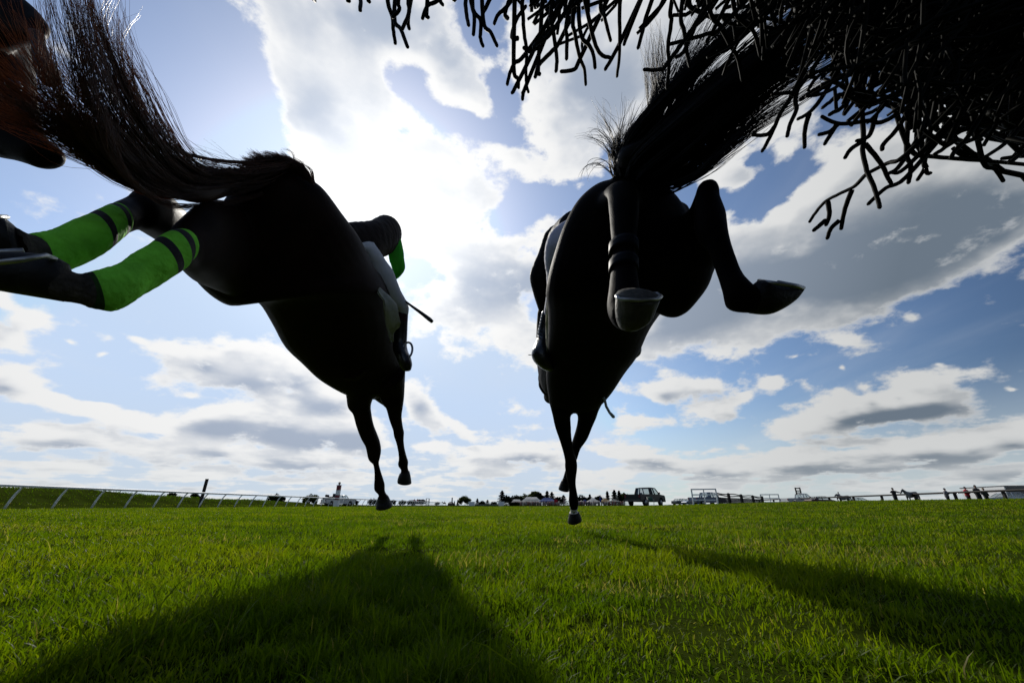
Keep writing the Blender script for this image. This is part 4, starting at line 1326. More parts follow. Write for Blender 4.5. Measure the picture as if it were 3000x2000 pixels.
def build_fence():
    f = thing('brush_fence', 'dark brush fence overhanging the top of the picture, blunt forked twigs hanging down', 'brush fence', (0, -.25, 0))
    g = np.random.default_rng(77)
    bound = [(-200, -40), (880, -25), (1000, -5), (1130, 10), (1160, 60), (1190, 115), (1235, 40), (1300, 10), (1390, 10), (1420, 85), (1460, 125), (1500, 170), (1530, 235), (1570, 170), (1620, 195), (1710, 225), (1760, 120), (1850, 110), (1930, 150),
             (2010, 190), (2090, 120), (2160, 160), (2230, 230), (2300, 320), (2360, 330), (2420, 380), (2480, 470), (2560, 440), (2640, 430), (2740, 470), (2860, 420), (3100, 440)]
    bx = np.array([b[0] for b in bound], float)
    by = np.array([b[1] for b in bound], float)
    mb = MB()

    def twig(px, py, z, L, ang, forks, r):
        """a twig whose tip is seen at (px, py); it comes from up and to the right"""
        n = 9
        tip = P(px, py, z)
        k = z / FPX
        d = np.array([math.cos(ang), 0, 0]) * 1.0
        back = RGT * math.cos(ang) + UPV * math.sin(ang) + FWD * g.normal(-.25, .25)
        back /= np.linalg.norm(back)
        side = np.cross(back, FWD)
        side /= np.linalg.norm(side) + 1e-9
        bend = g.normal(0, .28)
        pts = [tip + back * L * u + side * (bend * L * u * (1 - .5 * u) * .8 + L * .10 * math.sin(u * 4.2 + bend * 9)) + g.normal(0, .003, 3) * (u > 0) for u in np.linspace(0, 1, n)]
        mb.tube(pts, [r * .85] + [r * (.92 + .35 * u) for u in np.linspace(0, 1, n)[1:]], n=7)
        # forked side shoots, swept towards the tip
        for q in range(forks):
            u = g.uniform(.12, .7)
            i = u * (n - 1)
            b0 = catmull(np.array(pts), i)
            sgn = 1 if g.random() < .5 else -1
            dirn = -back * g.uniform(.7, 1.0) + side * sgn * g.uniform(.35, .8) + FWD * g.normal(0, .25)
            dirn /= np.linalg.norm(dirn)
            ln = L * g.uniform(.14, .34)
            cur = side * sgn * g.normal(-.30, .22) + FWD * g.normal(0, .15)
            sp = [b0 + dirn * ln * v + cur * ln * v * v for v in np.linspace(0, 1, 7)]
            mb.tube(sp, [r * 1.05, r * .92, r * .9, r * .88, r * .88, r * .9, r * .8], n=7)
            if g.random() < .6:
                b1 = sp[3]
                d2 = dirn + side * g.choice([-1, 1]) * g.uniform(.5, .9)
                d2 /= np.linalg.norm(d2)
                l2 = ln * g.uniform(.25, .6)
                mb.tube([b1, b1 + d2 * l2 * .5, b1 + d2 * l2], [r * .85, r * .82, r * .85], n=6)

    # the twigs that hang clear of the mass, each a real forked stem
    stems = [
        [(2528, 271), (2530, 404), (2527, 441), (2540, 500), (2558, 542), (2570, 579), (2577, 608)], [(2535, 422), (2563, 455), (2586, 487), (2600, 519), (2611, 537)],
        [(2652, 455), (2600, 478), (2540, 510), (2503, 546), (2457, 569), (2416, 592), (2388, 625), (2372, 650)], [(2425, 590), (2430, 629), (2420, 659)], [(2418, 646), (2384, 675)],
        [(2496, 556), (2476, 611), (2464, 670)], [(2459, 646), (2434, 670), (2424, 698)], [(2655, 441), (2668, 482), (2662, 535)], [(2655, 519), (2595, 551), (2544, 597)], [(2531, 413), (2494, 436), (2476, 462)],
        [(2324, 271), (2287, 331), (2269, 372), (2250, 413), (2233, 443)], [(2269, 372), (2246, 395), (2205, 396)], [(2333, 276), (2333, 321), (2315, 363), (2306, 400)], [(2420, 266), (2375, 326), (2338, 349)], [(2371, 333), (2358, 381), (2357, 432)],
        [(2604, 349), (2544, 354), (2462, 363), (2407, 342)], [(2457, 363), (2430, 386), (2400, 394)], [(2450, 367), (2416, 422)], [(2668, 441), (2742, 459), (2843, 468), (3000, 482), (3120, 495)], [(2710, 462), (2710, 491), (2689, 526)], [(2710, 489), (2726, 507)],
        [(2880, 474), (2916, 496), (2939, 530)], [(3040, 400), (2958, 478)], [(2970, 395), (2884, 461)], [(2560, 300), (2470, 276), (2430, 300), (2410, 316)], [(2640, 360), (2590, 420), (2585, 438)], [(2790, 390), (2770, 430), (2738, 452)],
        [(2850, 380), (2800, 440), (2786, 462)], [(2530, 290), (2440, 240), (2350, 290), (2350, 288)], [(2480, 300), (2440, 330), (2430, 336)], [(2560, 360), (2545, 400), (2510, 412)], [(2640, 480), (2600, 510)], [(2655, 490), (2615, 506)],
        [(1135, -20), (1150, 51), (1152, 85), (1158, 128)], [(1155, 50), (1175, 88), (1194, 139)], [(1199, -20), (1199, 34), (1179, 85)], [(1199, 30), (1199, 85)], [(1169, -20), (1170, 27), (1150, 51)], [(1300, -15), (1254, 17), (1237, 56)], [(1250, 24), (1255, 51)],
        [(1369, -20), (1366, 34), (1373, 75)], [(1386, -20), (1390, 51), (1387, 102)], [(1380, 5), (1408, 61), (1407, 109), (1415, 136)], [(1415, 55), (1437, 95), (1456, 134)], [(1432, 5), (1417, 34), (1410, 61)], [(1500, 0), (1461, 41), (1448, 70)],
        [(1533, -20), (1533, 51), (1536, 102), (1543, 150), (1541, 204), (1543, 252), (1548, 270)], [(1541, 252), (1533, 272), (1531, 292)], [(1541, 156), (1509, 184), (1493, 218), (1486, 248)], [(1505, 194), (1517, 231), (1519, 257)], [(1516, 245), (1500, 272)],
        [(1640, 120), (1618, 150), (1580, 190), (1568, 226)], [(1577, 194), (1582, 216)], [(1615, 30), (1620, 85), (1631, 170), (1629, 209)], [(1661, 60), (1661, 109), (1660, 173)], [(1680, 40), (1685, 102), (1699, 170), (1712, 204), (1716, 248)], [(1699, 173), (1682, 204), (1644, 210)],
        [(1700, 90), (1726, 133), (1739, 163), (1743, 199)], [(1746, 136), (1787, 170)], [(1820, -20), (1816, 102), (1814, 170), (1807, 224)], [(1811, 136), (1773, 204)], [(1760, 10), (1770, 48), (1789, 119)], [(1900, 30), (1886, 78), (1870, 141)], [(1855, 60), (1828, 131)],
        [(1967, 10), (1967, 61), (1957, 136), (1960, 190), (1954, 258)], [(1957, 184), (1933, 204), (1887, 204)], [(1995, 40), (2005, 95), (2012, 153), (2022, 194)], [(2015, 126), (2000, 155), (1981, 168)], [(2110, 85), (2076, 99), (2010, 118), (1960, 131)], [(2080, 30), (2110, 78), (2141, 136), (2161, 170), (2175, 235)],
        [(2144, 136), (2103, 150)], [(2150, 20), (2178, 65), (2209, 95), (2227, 163)], [(2220, -10), (2229, 41), (2239, 92), (2236, 173)], [(2335, 265), (2314, 272), (2263, 276)], [(2105, 60), (2070, 122)], [(1000, -25), (1052, -8), (1055, 30)], [(920, -25), (922, 3)], [(1080, -25), (1083, 6)], [(1020, -25), (1024, 3)], [(1290, -25), (1297, 15)],
        [(1345, -20), (1330, -2)], [(1480, 40), (1495, -10)], [(1500, 110), (1512, 60), (1540, 20)], [(1600, 100), (1560, 150), (1535, 140)], [(1620, 90), (1570, 130), (1565, 140)],
    ]
    made = []
    for st in stems:
        z = g.uniform(.45, .56)
        dz = g.normal(0, .012)
        near_ = [(math.hypot(a_ - st[0][0], b_ - st[0][1]), c_) for a_, b_, c_ in made]
        if near_ and min(near_)[0] < 16:           # a side shoot springs from the stem it leaves
            z = min(near_)[1]
            dz *= .5
        for i in range(len(st) - 1):
            for u in np.linspace(0, 1, 8):
                made.append((st[i][0] * (1 - u) + st[i + 1][0] * u, st[i][1] * (1 - u) + st[i + 1][1] * u, z + dz * (i + u)))
        ctrl = [P(px, py, z + dz * i) for i, (px, py) in enumerate(st)]
        if st[0][1] < 320 or st[0][0] > 2600:      # root it back in the mass
            d0 = ctrl[0] - ctrl[1]
            d0 = d0 / (np.linalg.norm(d0) + 1e-9) * .05 + UPV * .05 + RGT * .02
            ctrl = [ctrl[0] + d0] + ctrl
        ctrl = np.array(ctrl)
        m = (len(ctrl) - 1) * 5 + 1
        pts = [catmull(ctrl, t) + g.normal(0, .00012, 3) for t in np.linspace(0, len(ctrl) - 1, m)]
        r = .0023 * z / .5
        rad = [r * (1.25 - .30 * i / (m - 1)) for i in range(m)]
        end = pts[-1] - pts[-2]
        end /= np.linalg.norm(end) + 1e-9
        pts.append(pts[-1] + end * r * .7)
        rad.append(r * .55)
        mb.tube(pts, rad, n=8)
    # filling, thicker towards the upper right
    n = 0
    while n < 850:
        px = g.uniform(860, 3150)
        if px < 1430 and g.random() < .9:
            continue
        top = float(np.interp(px, bx, by)) - (80 if px < 2250 else (60 if px < 2650 else 15))
        py = g.uniform(-170, top)
        depth = (top - py)
        dens = min(1.0, .10 + depth / 170.0) * (.0 if px < 1450 else (.45 if px < 2150 else 1.0))
        if g.random() > dens:
            continue
        z = g.uniform(.40, .80)
        a = R(g.normal(62 if px < 2300 else 45, 30))
        twig(px, py, z, g.uniform(.14, .32), a, int(g.integers(0, 4)), .0024 * z / .5 * g.uniform(.8, 1.15))
        n += 1
    # close-packed heart of the brush, which lets next to no light through
    n = 0
    while n < 900:
        px = g.uniform(2280, 3250)
        lim = float(np.interp(px, [2280, 2500, 2700, 2850, 3100], [10, 60, 270, 330, 360]))
        py = g.uniform(-250, lim)
        z = g.uniform(.55, .95)
        twig(px, py, z, g.uniform(.2, .4), R(g.normal(40, 40)), 3, .0050 * g.uniform(.8, 1.3))
        n += 1
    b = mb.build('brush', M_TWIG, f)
    # the body of the fence behind and beside the camera: packed stems in a box frame
    core = MB()
    xs = np.linspace(-7.5, 7.5, 90)
    prof = [(-.13, .0), (-.12, .12), (-.12, .24), (-.12, .34), (-.16, .40), (-.35, .43), (-.6, .43), (-.8, .40), (-.85, .2), (-.85, .0)]
    vs, fs = [], []
    for x in xs:
        for (y, z) in prof:
            vs.append((x, y + g.normal(0, .012) - .02, max(0, z + g.normal(0, .02))))
    m = len(prof)
    for i in range(len(xs) - 1):
        for j in range(m - 1):
            fs.append((i * m + j, i * m + j + 1, (i + 1) * m + j + 1, (i + 1) * m + j))
    fs.append(tuple(range(m)))
    fs.append(tuple((len(xs) - 1) * m + j for j in range(m - 1, -1, -1)))
    core.add(vs, fs)
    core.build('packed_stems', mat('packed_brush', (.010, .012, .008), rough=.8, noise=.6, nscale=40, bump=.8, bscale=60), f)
    fr = MB()
    for x in np.arange(-1300, 1301):
        if x % 1:
            continue
        px = x * .0058 + g.normal(0, .002)
        if abs(px) < .05 and False:
            continue
        h = g.uniform(.5, .85)
        y0 = -.16 - g.uniform(0, .6)
        fr.tube([(px, y0, .35), (px + g.normal(0, .03), y0 + g.normal(0, .04), h * .75), (px + g.normal(0, .06), y0 + g.normal(.02, .06), h)], [.004, .0035, .003], n=4)
    o = fr.build('upright_brush', M_TWIG, f)
    o['kind'] = 'stuff'
    b['kind'] = 'stuff'
    bd = MB()
    bd.box((0, -.085, .11), (15, .05, .22))
    bd.build('take_off_board', mat('dark_board', (.03, .025, .02), rough=.7, noise=.3), f)


build_fence()

# ------------------------------------------------------------------ far side of the course
M_WHITE = mat('white_plastic', (.82, .82, .82), rough=.5, noise=.05, nscale=8)
M_WPAINT = mat('white_paint', (.82, .82, .81), rough=.6, noise=.15, nscale=12)
M_WOODD = mat('dark_creosote_wood', (.022, .018, .016), rough=.8, noise=.4, nscale=10, bump=.3)
M_WOODG = mat('weathered_wood', (.10, .085, .07), rough=.85, noise=.4, nscale=8, bump=.3)
M_RED = mat('dark_red_paint', (.16, .012, .018), rough=.6, noise=.15, nscale=6)
M_TYRE = mat('tyre_rubber', (.012, .012, .012), rough=.85, noise=.3)
M_RIM = mat('wheel_rim', (.30, .30, .30), rough=.35, metal=.7)
M_BLACKP = mat('black_car_paint', (.007, .0075, .009), rough=.4, spec=.3)
M_WHITEP = mat('white_car_paint', (.55, .55, .55), rough=.3, coat=.4)
M_BLUEP = mat('blue_car_paint', (.03, .07, .16), rough=.3, coat=.4)
M_MAROONP = mat('maroon_car_paint', (.07, .010, .014), rough=.3, coat=.4)
M_GREYP = mat('dark_grey_car_paint', (.04, .042, .046), rough=.3, coat=.4)
M_LEAFD = mat('conifer_foliage', (.010, .016, .008), rough=1, spec=0, noise=.4, nscale=.6)
M_LEAFL = mat('broadleaf_foliage', (.030, .040, .012), rough=1, spec=0, noise=.4, nscale=.6, trans=((.07, .09, .02), .3))
M_LEAFB = mat('bush_foliage', (.013, .018, .009), rough=1, spec=0, noise=.4, nscale=.6)
M_TRUNK = mat('bark', (.035, .028, .022), rough=.95, noise=.4, nscale=5)
M_TARPW = mat('white_canvas', (.78, .78, .79), rough=.8, noise=.05, nscale=1.5, trans=((.85, .85, .87), .7))
M_TARPB = mat('blue_canvas', (.015, .06, .26), rough=.8, noise=.1, nscale=1.5, trans=((.02, .10, .45), .35))
M_TARPT = mat('tan_canvas', (.40, .31, .19), rough=.8, noise=.1, nscale=1.5, trans=((.6, .46, .28), .6))
M_TARPG = mat('grey_canvas', (.10, .11, .11), rough=.8, noise=.1, nscale=1.5)
M_CLRED = mat('red_cloth', (.42, .012, .03), rough=.8, noise=.15, nscale=8)
M_CLDARK = mat('dark_cloth', (.012, .012, .016), rough=.85, noise=.3, nscale=8)
M_CLGREY = mat('grey_cloth', (.16, .155, .165), rough=.85, noise=.3, nscale=8)
M_CLGREEN = mat('olive_cloth', (.035, .038, .026), rough=.85, noise=.3, nscale=8)
M_CLBLUE = mat('denim', (.02, .03, .06), rough=.85, noise=.3, nscale=8)
M_FAIR = mat('pale_skin', (.38, .23, .17), rough=.6)
M_HAIRD = mat('dark_hair', (.012, .009, .007), rough=.6)
M_PIE = mat('piebald_coat', (.26, .25, .25), rough=.6, nscale=1.3, alt=(.012, .010, .010))
M_GREYH = mat('grey_coat', (.15, .15, .15), rough=.6, noise=.2, nscale=3)


def glass_mat():
    m = bpy.data.materials.new('window_glass')
    m.use_nodes = True
    t = m.node_tree
    t.nodes.clear()
    tr = t.nodes.new('ShaderNodeBsdfTransparent')
    tr.inputs[0].default_value = (.72, .76, .76, 1)
    gl = t.nodes.new('ShaderNodeBsdfGlossy')
    gl.inputs['Roughness'].default_value = .03
    ms = t.nodes.new('ShaderNodeMixShader')
    ms.inputs[0].default_value = .12
    t.links.new(tr.outputs[0], ms.inputs[1])
    t.links.new(gl.outputs[0], ms.inputs[2])
    o = t.nodes.new('ShaderNodeOutputMaterial')
    t.links.new(ms.outputs[0], o.inputs[0])
    return m


M_GLASS = glass_mat()


def gpos(px, z, dz=0.0):
    """a spot on the ground seen in picture column px, z metres along the lens axis"""
    x = (px - 1500.0) / FPX * z
    y = z * (math.cos(PITCH) + .41 * math.sin(PITCH))
    return np.array([x, y, float(ground_z(x, y)) + dz])


def hpx(py, z):
    """height of something at axis distance z whose top is seen on row py"""
    v = (1000.0 - py) / FPX
    return CAM_H + z * (math.sin(PITCH) + v * math.cos(PITCH))


# ---- plastic running rail on the left
def running_rail():
    t = thing('running_rail', 'white plastic running rail on curved posts, left of the course', 'rail', (-29, 24.6, 0))
    ys = [24.64 + 2.54 * k for k in range(62)]
    for y in ys:
        mb = MB()
        z0 = float(ground_z(-29, y))
        mb.tube([(-29.0, y, z0 - .05), (-28.86, y, .42), (-28.70, y, .82), (-28.52, y, 1.11), (-28.40, y, 1.22), (-28.30, y, 1.25)], [.062, .060, .056, .052, .05, .048], n=8)
        mb.build('post', M_WHITE, t)
    mb = MB()
    mb.tube([(-28.34, y, 1.26) for y in np.arange(8, 185, 4.0)], .075, n=10)
    mb.build('top_rail', M_WHITE, t)


running_rail()

# ---- tall plank behind the rail
p = gpos(586, 40)
mb = MB()
mb.box((p[0], p[1], 1.3), (.26, .14, 2.75))
mb.box((p[0], p[1], 2.70), (.27, .15, .05))
tag(origin_to(mb.build('marker_post', M_WOODD, smooth=False), p), 'tall dark plank post standing alone behind the white running rail', 'post')

# ---- striped winning post
p = gpos(985, 65)
t = thing('winning_post', 'red and white banded winning post topped by a ball', 'post', p)
mb = MB()
mb.box(p + [0, 0, .50], (.80, .55, 1.0))
mb.box(p + [0, 0, 1.02], (.86, .60, .05))
mb.build('base', M_WPAINT, t, smooth=False)
mb = MB()
for z0, z1, q in ((1.04, 1.78, 0), (1.78, 2.52, 1), (2.52, 3.26, 0)):
    mb.box(p + [0, 0, (z0 + z1) / 2], (.58, .50, z1 - z0 - .002), mi=q)
mb.box(p + [0, 0, 3.29], (.70, .60, .06), mi=1)
mb.build('column', [M_RED, M_WPAINT], t, smooth=False)
mb = MB()
mb.tube([p + [0, 0, 3.31], p + [0, 0, 3.48]], [.16, .12], n=10)
mb.ball(p + [0, 0, 3.62], .20, 14, 10)
mb.build('ball_finial', mat('gilt_ball', (.30, .25, .20), rough=.6, noise=.3), t)


# ---- vehicles
def wheel(t, x, y, r=.38, w=.26):
    mb = MB()
    mb.tube([(x, y - w / 2, r), (x, y - w / 2 + .03, r), (x, y + w / 2 - .03, r), (x, y + w / 2, r)], [r * .9, r, r, r * .9], n=20)
    a = mb.build('wheel', M_TYRE, t)
    mb = MB()
    s = 1 if y > 0 else -1
    mb.tube([(x, y + s * (w / 2 - .01), r), (x, y + s * (w / 2 + .012), r)], [r * .62, r * .55], n=16)
    mb.build('rim', M_RIM, a)


def side_panel(mb, pts, y, th):
    """a panel cut to an outline given as (x, z), standing at y"""
    n = len(pts)
    vs = [(q[0], y - th / 2, q[1]) for q in pts] + [(q[0], y + th / 2, q[1]) for q in pts]
    fs = [tuple(range(n)), tuple(range(2 * n - 1, n - 1, -1))] + [(i, i + n, (i + 1) % n + n, (i + 1) % n) for i in range(n)]
    mb.add(vs, fs)


def pickup(name, label, paint, group=None, crew=True, L=5.7):
    t = thing(name, label, 'pickup', (0, 0, 0), group)
    mb = MB()
    hw = .95
    cb = -.55 if crew else .1          # back of the cab
    # lower body with wheel arches cut in, both sides
    arch = lambda cx: [(cx + .52 * math.cos(a), .42 + .50 * math.sin(a)) for a in np.linspace(math.pi, 0, 9)]
    prof = [(-2.8, .55)] + [q for q in arch(-1.75)] + [q for q in arch(1.75)] + [(2.75, .50), (2.84, .80), (2.76, 1.08), (1.55, 1.22), (cb, 1.22), (-2.8, 1.18)]
    prof[1] = (-2.27, .50)
    for s in (-1, 1):
        side_panel(mb, prof, s * hw, .07)
    mb.box((0, 0, .52), (5.2, 1.5, .2))
    mb.box((-1.68, 0, .70), (2.2, 1.82, .06))
    mb.box((-2.78, 0, .90), (.06, 1.84, .56))
    mb.box((cb - .03, 0, .95), (.06, 1.84, .52))
    mb.box((2.78, 0, .80), (.08, 1.84, .52))
    mb.box((2.10, 0, 1.135), (1.30, 1.84, .10), M=Matrix.Rotation(R(4.5), 3, 'Y'))
    mb.box((.5, 0, 1.0), (2.0, 1.84, .40))
    # cab: roof, pillars
    rw = .78
    roof = [(cb + .12, 1.90), (cb + .55, 1.95), (.70, 1.95), (.98, 1.90)]
    vs, fs = [], []
    for (x, z) in roof:
        for y in (-rw, -rw * .7, rw * .7, rw):
            vs.append((x, y, z - (.04 if abs(y) > rw * .8 else 0)))
    for (x, z) in roof:
        for y in (-rw, -rw * .7, rw * .7, rw):
            vs.append((x, y, z - .08))
    for i in range(3):
        for j in range(3):
            a = i * 4 + j
            fs.append((a, a + 4, a + 5, a + 1))
            fs.append((a + 16, a + 17, a + 21, a + 20))
    for i in range(3):
        for j in (0, 3):
            a = i * 4 + j
            fs.append((a, a + 4, a + 20, a + 16))
    for j in range(3):
        for i in (0, 3):
            a = i * 4 + j
            fs.append((a, a + 1, a + 17, a + 16))
    mb.add(vs, fs)
    for s in (-1, 1):
        lo, up = s * .93, s * rw * .97
        for (x0, z0, x1, z1, w) in ((cb + .02, 1.2, cb + .16, 1.88, .10), ((cb + 1.25) / 2 + .1, 1.2, (cb + 1.1) / 2 + .1, 1.9, .07), (1.55, 1.2, .96, 1.88, .06)) + (((cb + .42, 1.2, cb + .44, 1.9, .12),) if crew else ()):
            mb.tube([(x0, lo, z0), (x1, up, z1)], [w, w * .9], n=6)
    body = mb.build('body', paint, t, smooth=False)
    for s in (-1, 1):
        gl = MB()
        gl.add([(cb + .1, s * .915, 1.24), (1.48, s * .915, 1.24), (.94, s * .765, 1.86), (cb + .2, s * .765, 1.86)], [(0, 1, 2, 3)])
        gl.build('side_glass', M_GLASS, t, smooth=False)
    gl = MB()
    gl.add([(1.50, -.86, 1.24), (1.50, .86, 1.24), (.98, .72, 1.86), (.98, -.72, 1.86)], [(0, 1, 2, 3)])
    gl.build('windscreen', M_GLASS, t, smooth=False)
    gl = MB()
    gl.add([(cb + .04, -.80, 1.26), (cb + .04, .80, 1.26), (cb + .16, .70, 1.84), (cb + .16, -.70, 1.84)], [(3, 2, 1, 0)])
    gl.build('rear_glass', M_GLASS, t, smooth=False)
    for x in (-1.75, 1.75):
        for y in (-.84, .84):
            wheel(t, x, y)
    for s in (-1, 1):
        q = MB()
        q.box((1.18, s * 1.10, 1.33), (.10, .22, .20))
        q.box((1.20, s * .98, 1.28), (.05, .12, .05))
        q.build('mirror', M_BLACKP, t, smooth=False)
    q = MB()
    q.box((-2.92, 0, .55), (.16, 1.86, .20))
    q.build('rear_bumper', M_GREYP, t, smooth=False)
    q = MB()
    q.box((2.88, 0, .55), (.14, 1.86, .24))
    q.build('front_bumper', M_GREYP, t, smooth=False)
    for s in (-1, 1):
        q = MB()
        q.box((-2.825, s * .84, .98), (.04, .14, .30))
        q.build('tail_light', M_RED, t, smooth=False)
        q = MB()
        q.box((2.83, s * .74, .92), (.04, .26, .16))
        q.build('headlight', M_WHITEP, t, smooth=False)
    return t


def place(o, p, rz):
    o.location = tuple(float(v) for v in p)
    o.rotation_euler = (0, 0, rz)
    return o


bp = pickup('pickup', 'black crew-cab pickup parked on the grass, seen from its rear corner', M_BLACKP)
place(bp, gpos(1893, 44.5), R(44.5))
for q in bp.children:
    q.scale = (1, 1, 1)
wp = pickup('pickup', 'white pickup with dark equipment on its bed behind the winning post', M_WHITEP, crew=False)
place(wp, gpos(990, 73), R(48))
bg_ = pickup('pickup', 'blue-grey pickup seen through the nearer white gate frame', M_BLUEP)
place(bg_, gpos(2074, 62), R(20))
wr = pickup('pickup', 'white pickup beyond the dark rail with a dark box standing on it', M_WHITEP, crew=False)
place(wr, gpos(2345, 66), R(8))


def car(label, paint):
    t = thing('parked_car', label, 'car', (0, 0, 0), 'cars parked along the course')
    mb = MB()
    secs = [(-2.15, .45, .80, .70), (-2.1, .40, .92, .82), (-1.4, .30, .98, .86), (-.4, .28, .92, .88), (.8, .28, .92, .88), (1.5, .30, .86, .86), (2.05, .36, .72, .80), (2.15, .45, .62, .70)]
    vs, fs = [], []
    for (x, zb, zt, w) in secs:
        vs += [(x, -w, zb), (x, -w * 1.02, (zb + zt) / 2), (x, -w * .92, zt), (x, w * .92, zt), (x, w * 1.02, (zb + zt) / 2), (x, w, zb)]
    for i in range(len(secs) - 1):
        for j in range(6):
            a, b = i * 6 + j, i * 6 + (j + 1) % 6
            fs.append((a, b, b + 6, a + 6))
    fs.append(tuple(range(6)))
    fs.append(tuple((len(secs) - 1) * 6 + j for j in range(5, -1, -1)))
    mb.add(vs, fs)
    mb.add([(-.95, -.62, 1.38), (.35, -.62, 1.40), (.35, .62, 1.40), (-.95, .62, 1.38), (-1.05, -.66, 1.33), (.45, -.66, 1.34), (.45, .66, 1.34), (-1.05, .66, 1.33)], [(0, 1, 2, 3), (7, 6, 5, 4), (0, 4, 5, 1), (1, 5, 6, 2), (2, 6, 7, 3), (3, 7, 4, 0)])
    for s in (-1, 1):
        for (x0, x1) in ((-1.5, -1.0), (-.35, -.30), (1.15, .42)):
            mb.tube([(x0, s * .80, .92), (x1, s * .63, 1.36)], .045, n=5)
    mb.build('body', paint, t, smooth=False)
    gl = MB()
    for s in (-1, 1):
        gl.add([(-1.42, s * .79, .95), (1.08, s * .79, .95), (.42, s * .64, 1.33), (-1.0, s * .64, 1.33)], [(0, 1, 2, 3)])
    gl.add([(1.12, -.76, .94), (1.12, .76, .94), (.44, .62, 1.33), (.44, -.62, 1.33)], [(0, 1, 2, 3)])
    gl.add([(-1.48, -.76, .96), (-1.48, .76, .96), (-1.03, .62, 1.32), (-1.03, -.62, 1.32)], [(0, 1, 2, 3)])
    gl.build('windows', M_GLASS, t, smooth=False)
    for x in (-1.35, 1.38):
        for y in (-.76, .76):
            wheel(t, x, y, .32, .2)
    return t


place(car('dark car parked just right of the black pickup', M_GREYP), gpos(1998, 84), R(25))
place(car('blue car parked left of the nearer white gate frame', M_BLUEP), gpos(2030, 78), R(200))
place(car('maroon car behind the dark rail beside the grey horse', M_MAROONP), gpos(2408, 62), R(5))
place(car('dark low car behind the rail, right of the grey horse', M_GREYP), gpos(2518, 74), R(-10))

# load on the white pickup's bed, and the box on the other white pickup
c = np.array(wp.location)
Mz = np.array(Matrix.Rotation(R(48), 3, 'Z'))
mb = MB()
for (x, y, z, s) in ((-2.2, .0, 1.30, (1.0, 1.4, .85)), (-1.3, .1, 1.38, (.8, 1.5, 1.0)), (-.65, -.1, 1.62, (.7, 1.3, 1.5))):
    mb.box(c + Mz @ np.array([x, y, z - .23]), s, M=Mz)
for k in range(6):
    q = c + Mz @ np.array([-2.4 + .35 * k, .2 * math.sin(k * 2), 1.55 + .25 * math.sin(k * 1.3 + 1)])
    mb.ball(q, (.28, .25, .22), 8, 6)
tag(origin_to(mb.build('equipment_pile', M_CLDARK, smooth=False), c), 'dark heap of equipment piled on the white pickup behind the winning post', 'equipment')
c = np.array(wr.location)
mb = MB()
for s in (-.38, .38):
    mb.box(c + [.35 + s, .2, 2.30], (.16, .14, 1.15))
for z in (2.05, 2.35, 2.75):
    mb.box(c + [.35, .2, z], (.70, .10, .16))
tag(origin_to(mb.build('ladder_rack', M_WOODD, smooth=False), c + [.35, .2, 1.7]), 'dark upright ladder-like rack standing on the far white pickup', 'rack')

# ---- folding chair beside the black pickup
p = gpos(1908, 39.0)
t = thing('lawn_chair', 'folding lawn chair with green webbing beside the black pickup', 'chair', p)
for s in (-.27, .27):
    mb = MB()
    mb.tube([p + [s, -.25, 0], p + [s, .10, .42], p + [s, .28, .85]], .014, n=6)
    mb.tube([p + [s, .28, 0], p + [s, -.22, .42], p + [s, -.25, .60], p + [s, .18, .62]], .014, n=6)
    mb.build('side_frame', M_RIM, t)
mb = MB()
mb.box(p + [0, -.02, .41], (.52, .46, .02))
mb.build('seat', mat('green_webbing', (.04, .09, .06), rough=.8), t)
mb = MB()
mb.box(p + [0, .20, .66], (.52, .03, .42), M=Matrix.Rotation(R(-22), 3, 'X'))
mb.build('backrest', mat('green_webbing', (.04, .09, .06), rough=.8), t)


# ---- white gate frames
def gate_frame(px, z, w, label):
    p = gpos(px, z)
    t = thing('gate_frame', label, 'gate', p, 'white gate frames beside the course')
    az = math.atan2(p[0], p[1])
    Mg = np.array(Matrix.Rotation(-az * .8, 3, 'Z'))
    for x in (-w / 2, 0, w / 2):
        mb = MB()
        mb.box(p + Mg @ np.array([x, 0, .72]), (.13 if x else .10, .11, 1.44), M=Mg)
        mb.build('upright', M_WPAINT, t, smooth=False)
    for zz, h in ((1.40, .12), (.90, .11), (.42, .10)):
        mb = MB()
        mb.box(p + Mg @ np.array([0, -.07, zz]), (w + .12, .05, h), M=Mg)
        mb.build('rail', M_WPAINT, t, smooth=False)
    return t


gate_frame(2068, 39, 2.2, 'white wooden gate frame of six openings, the nearer and larger one')
gate_frame(2260, 55, 2.15, 'white wooden gate frame of six openings, the smaller one by the dark rail')

# ---- dark paling between them
A0, A1 = gpos(2106, 40), gpos(2240, 54)
t = thing('post_and_rail_fence', 'dark split-rail fence with boarded foot between the two white gate frames', 'fence', A0)
for u, px in ((.20, 2136), (.45, 2168), (.72, 2202), (.97, 2238)):
    q = A0 + (A1 - A0) * u
    mb = MB()
    mb.box((q[0], q[1], q[2] + .54), (.24, .22, 1.10))
    mb.ball((q[0], q[1], q[2] + 1.09), (.13, .12, .06), 8, 5)
    mb.build('post', M_WOODD, t, smooth=False)
for zz in (1.02, .84):
    mb = MB()
    mb.tube([A0 + (A1 - A0) * u + [0, -.05, zz + .05 * math.sin(u * 17 + zz * 9)] for u in np.linspace(0, 1, 16)], .055, n=6)
    mb.build('rail', M_WOODD, t)
mb = MB()
d = (A1 - A0)
Mf = np.array(Matrix.Rotation(math.atan2(d[1], d[0]), 3, 'Z'))
for k in range(5):
    mb.box((A0 + A1) / 2 + [0, 0, .08 + k * .135], (np.linalg.norm(d), .05, .125), M=Mf)
mb.build('boards', M_WOODD, t, smooth=False)

# ---- dark wooden rail on the right
t = thing('wooden_rail', 'long dark wooden rail on leaning posts along the right bank', 'rail', gpos(2700, 44))
X0 = 47.5
mb = MB()
ys = np.linspace(22, 84, 26)


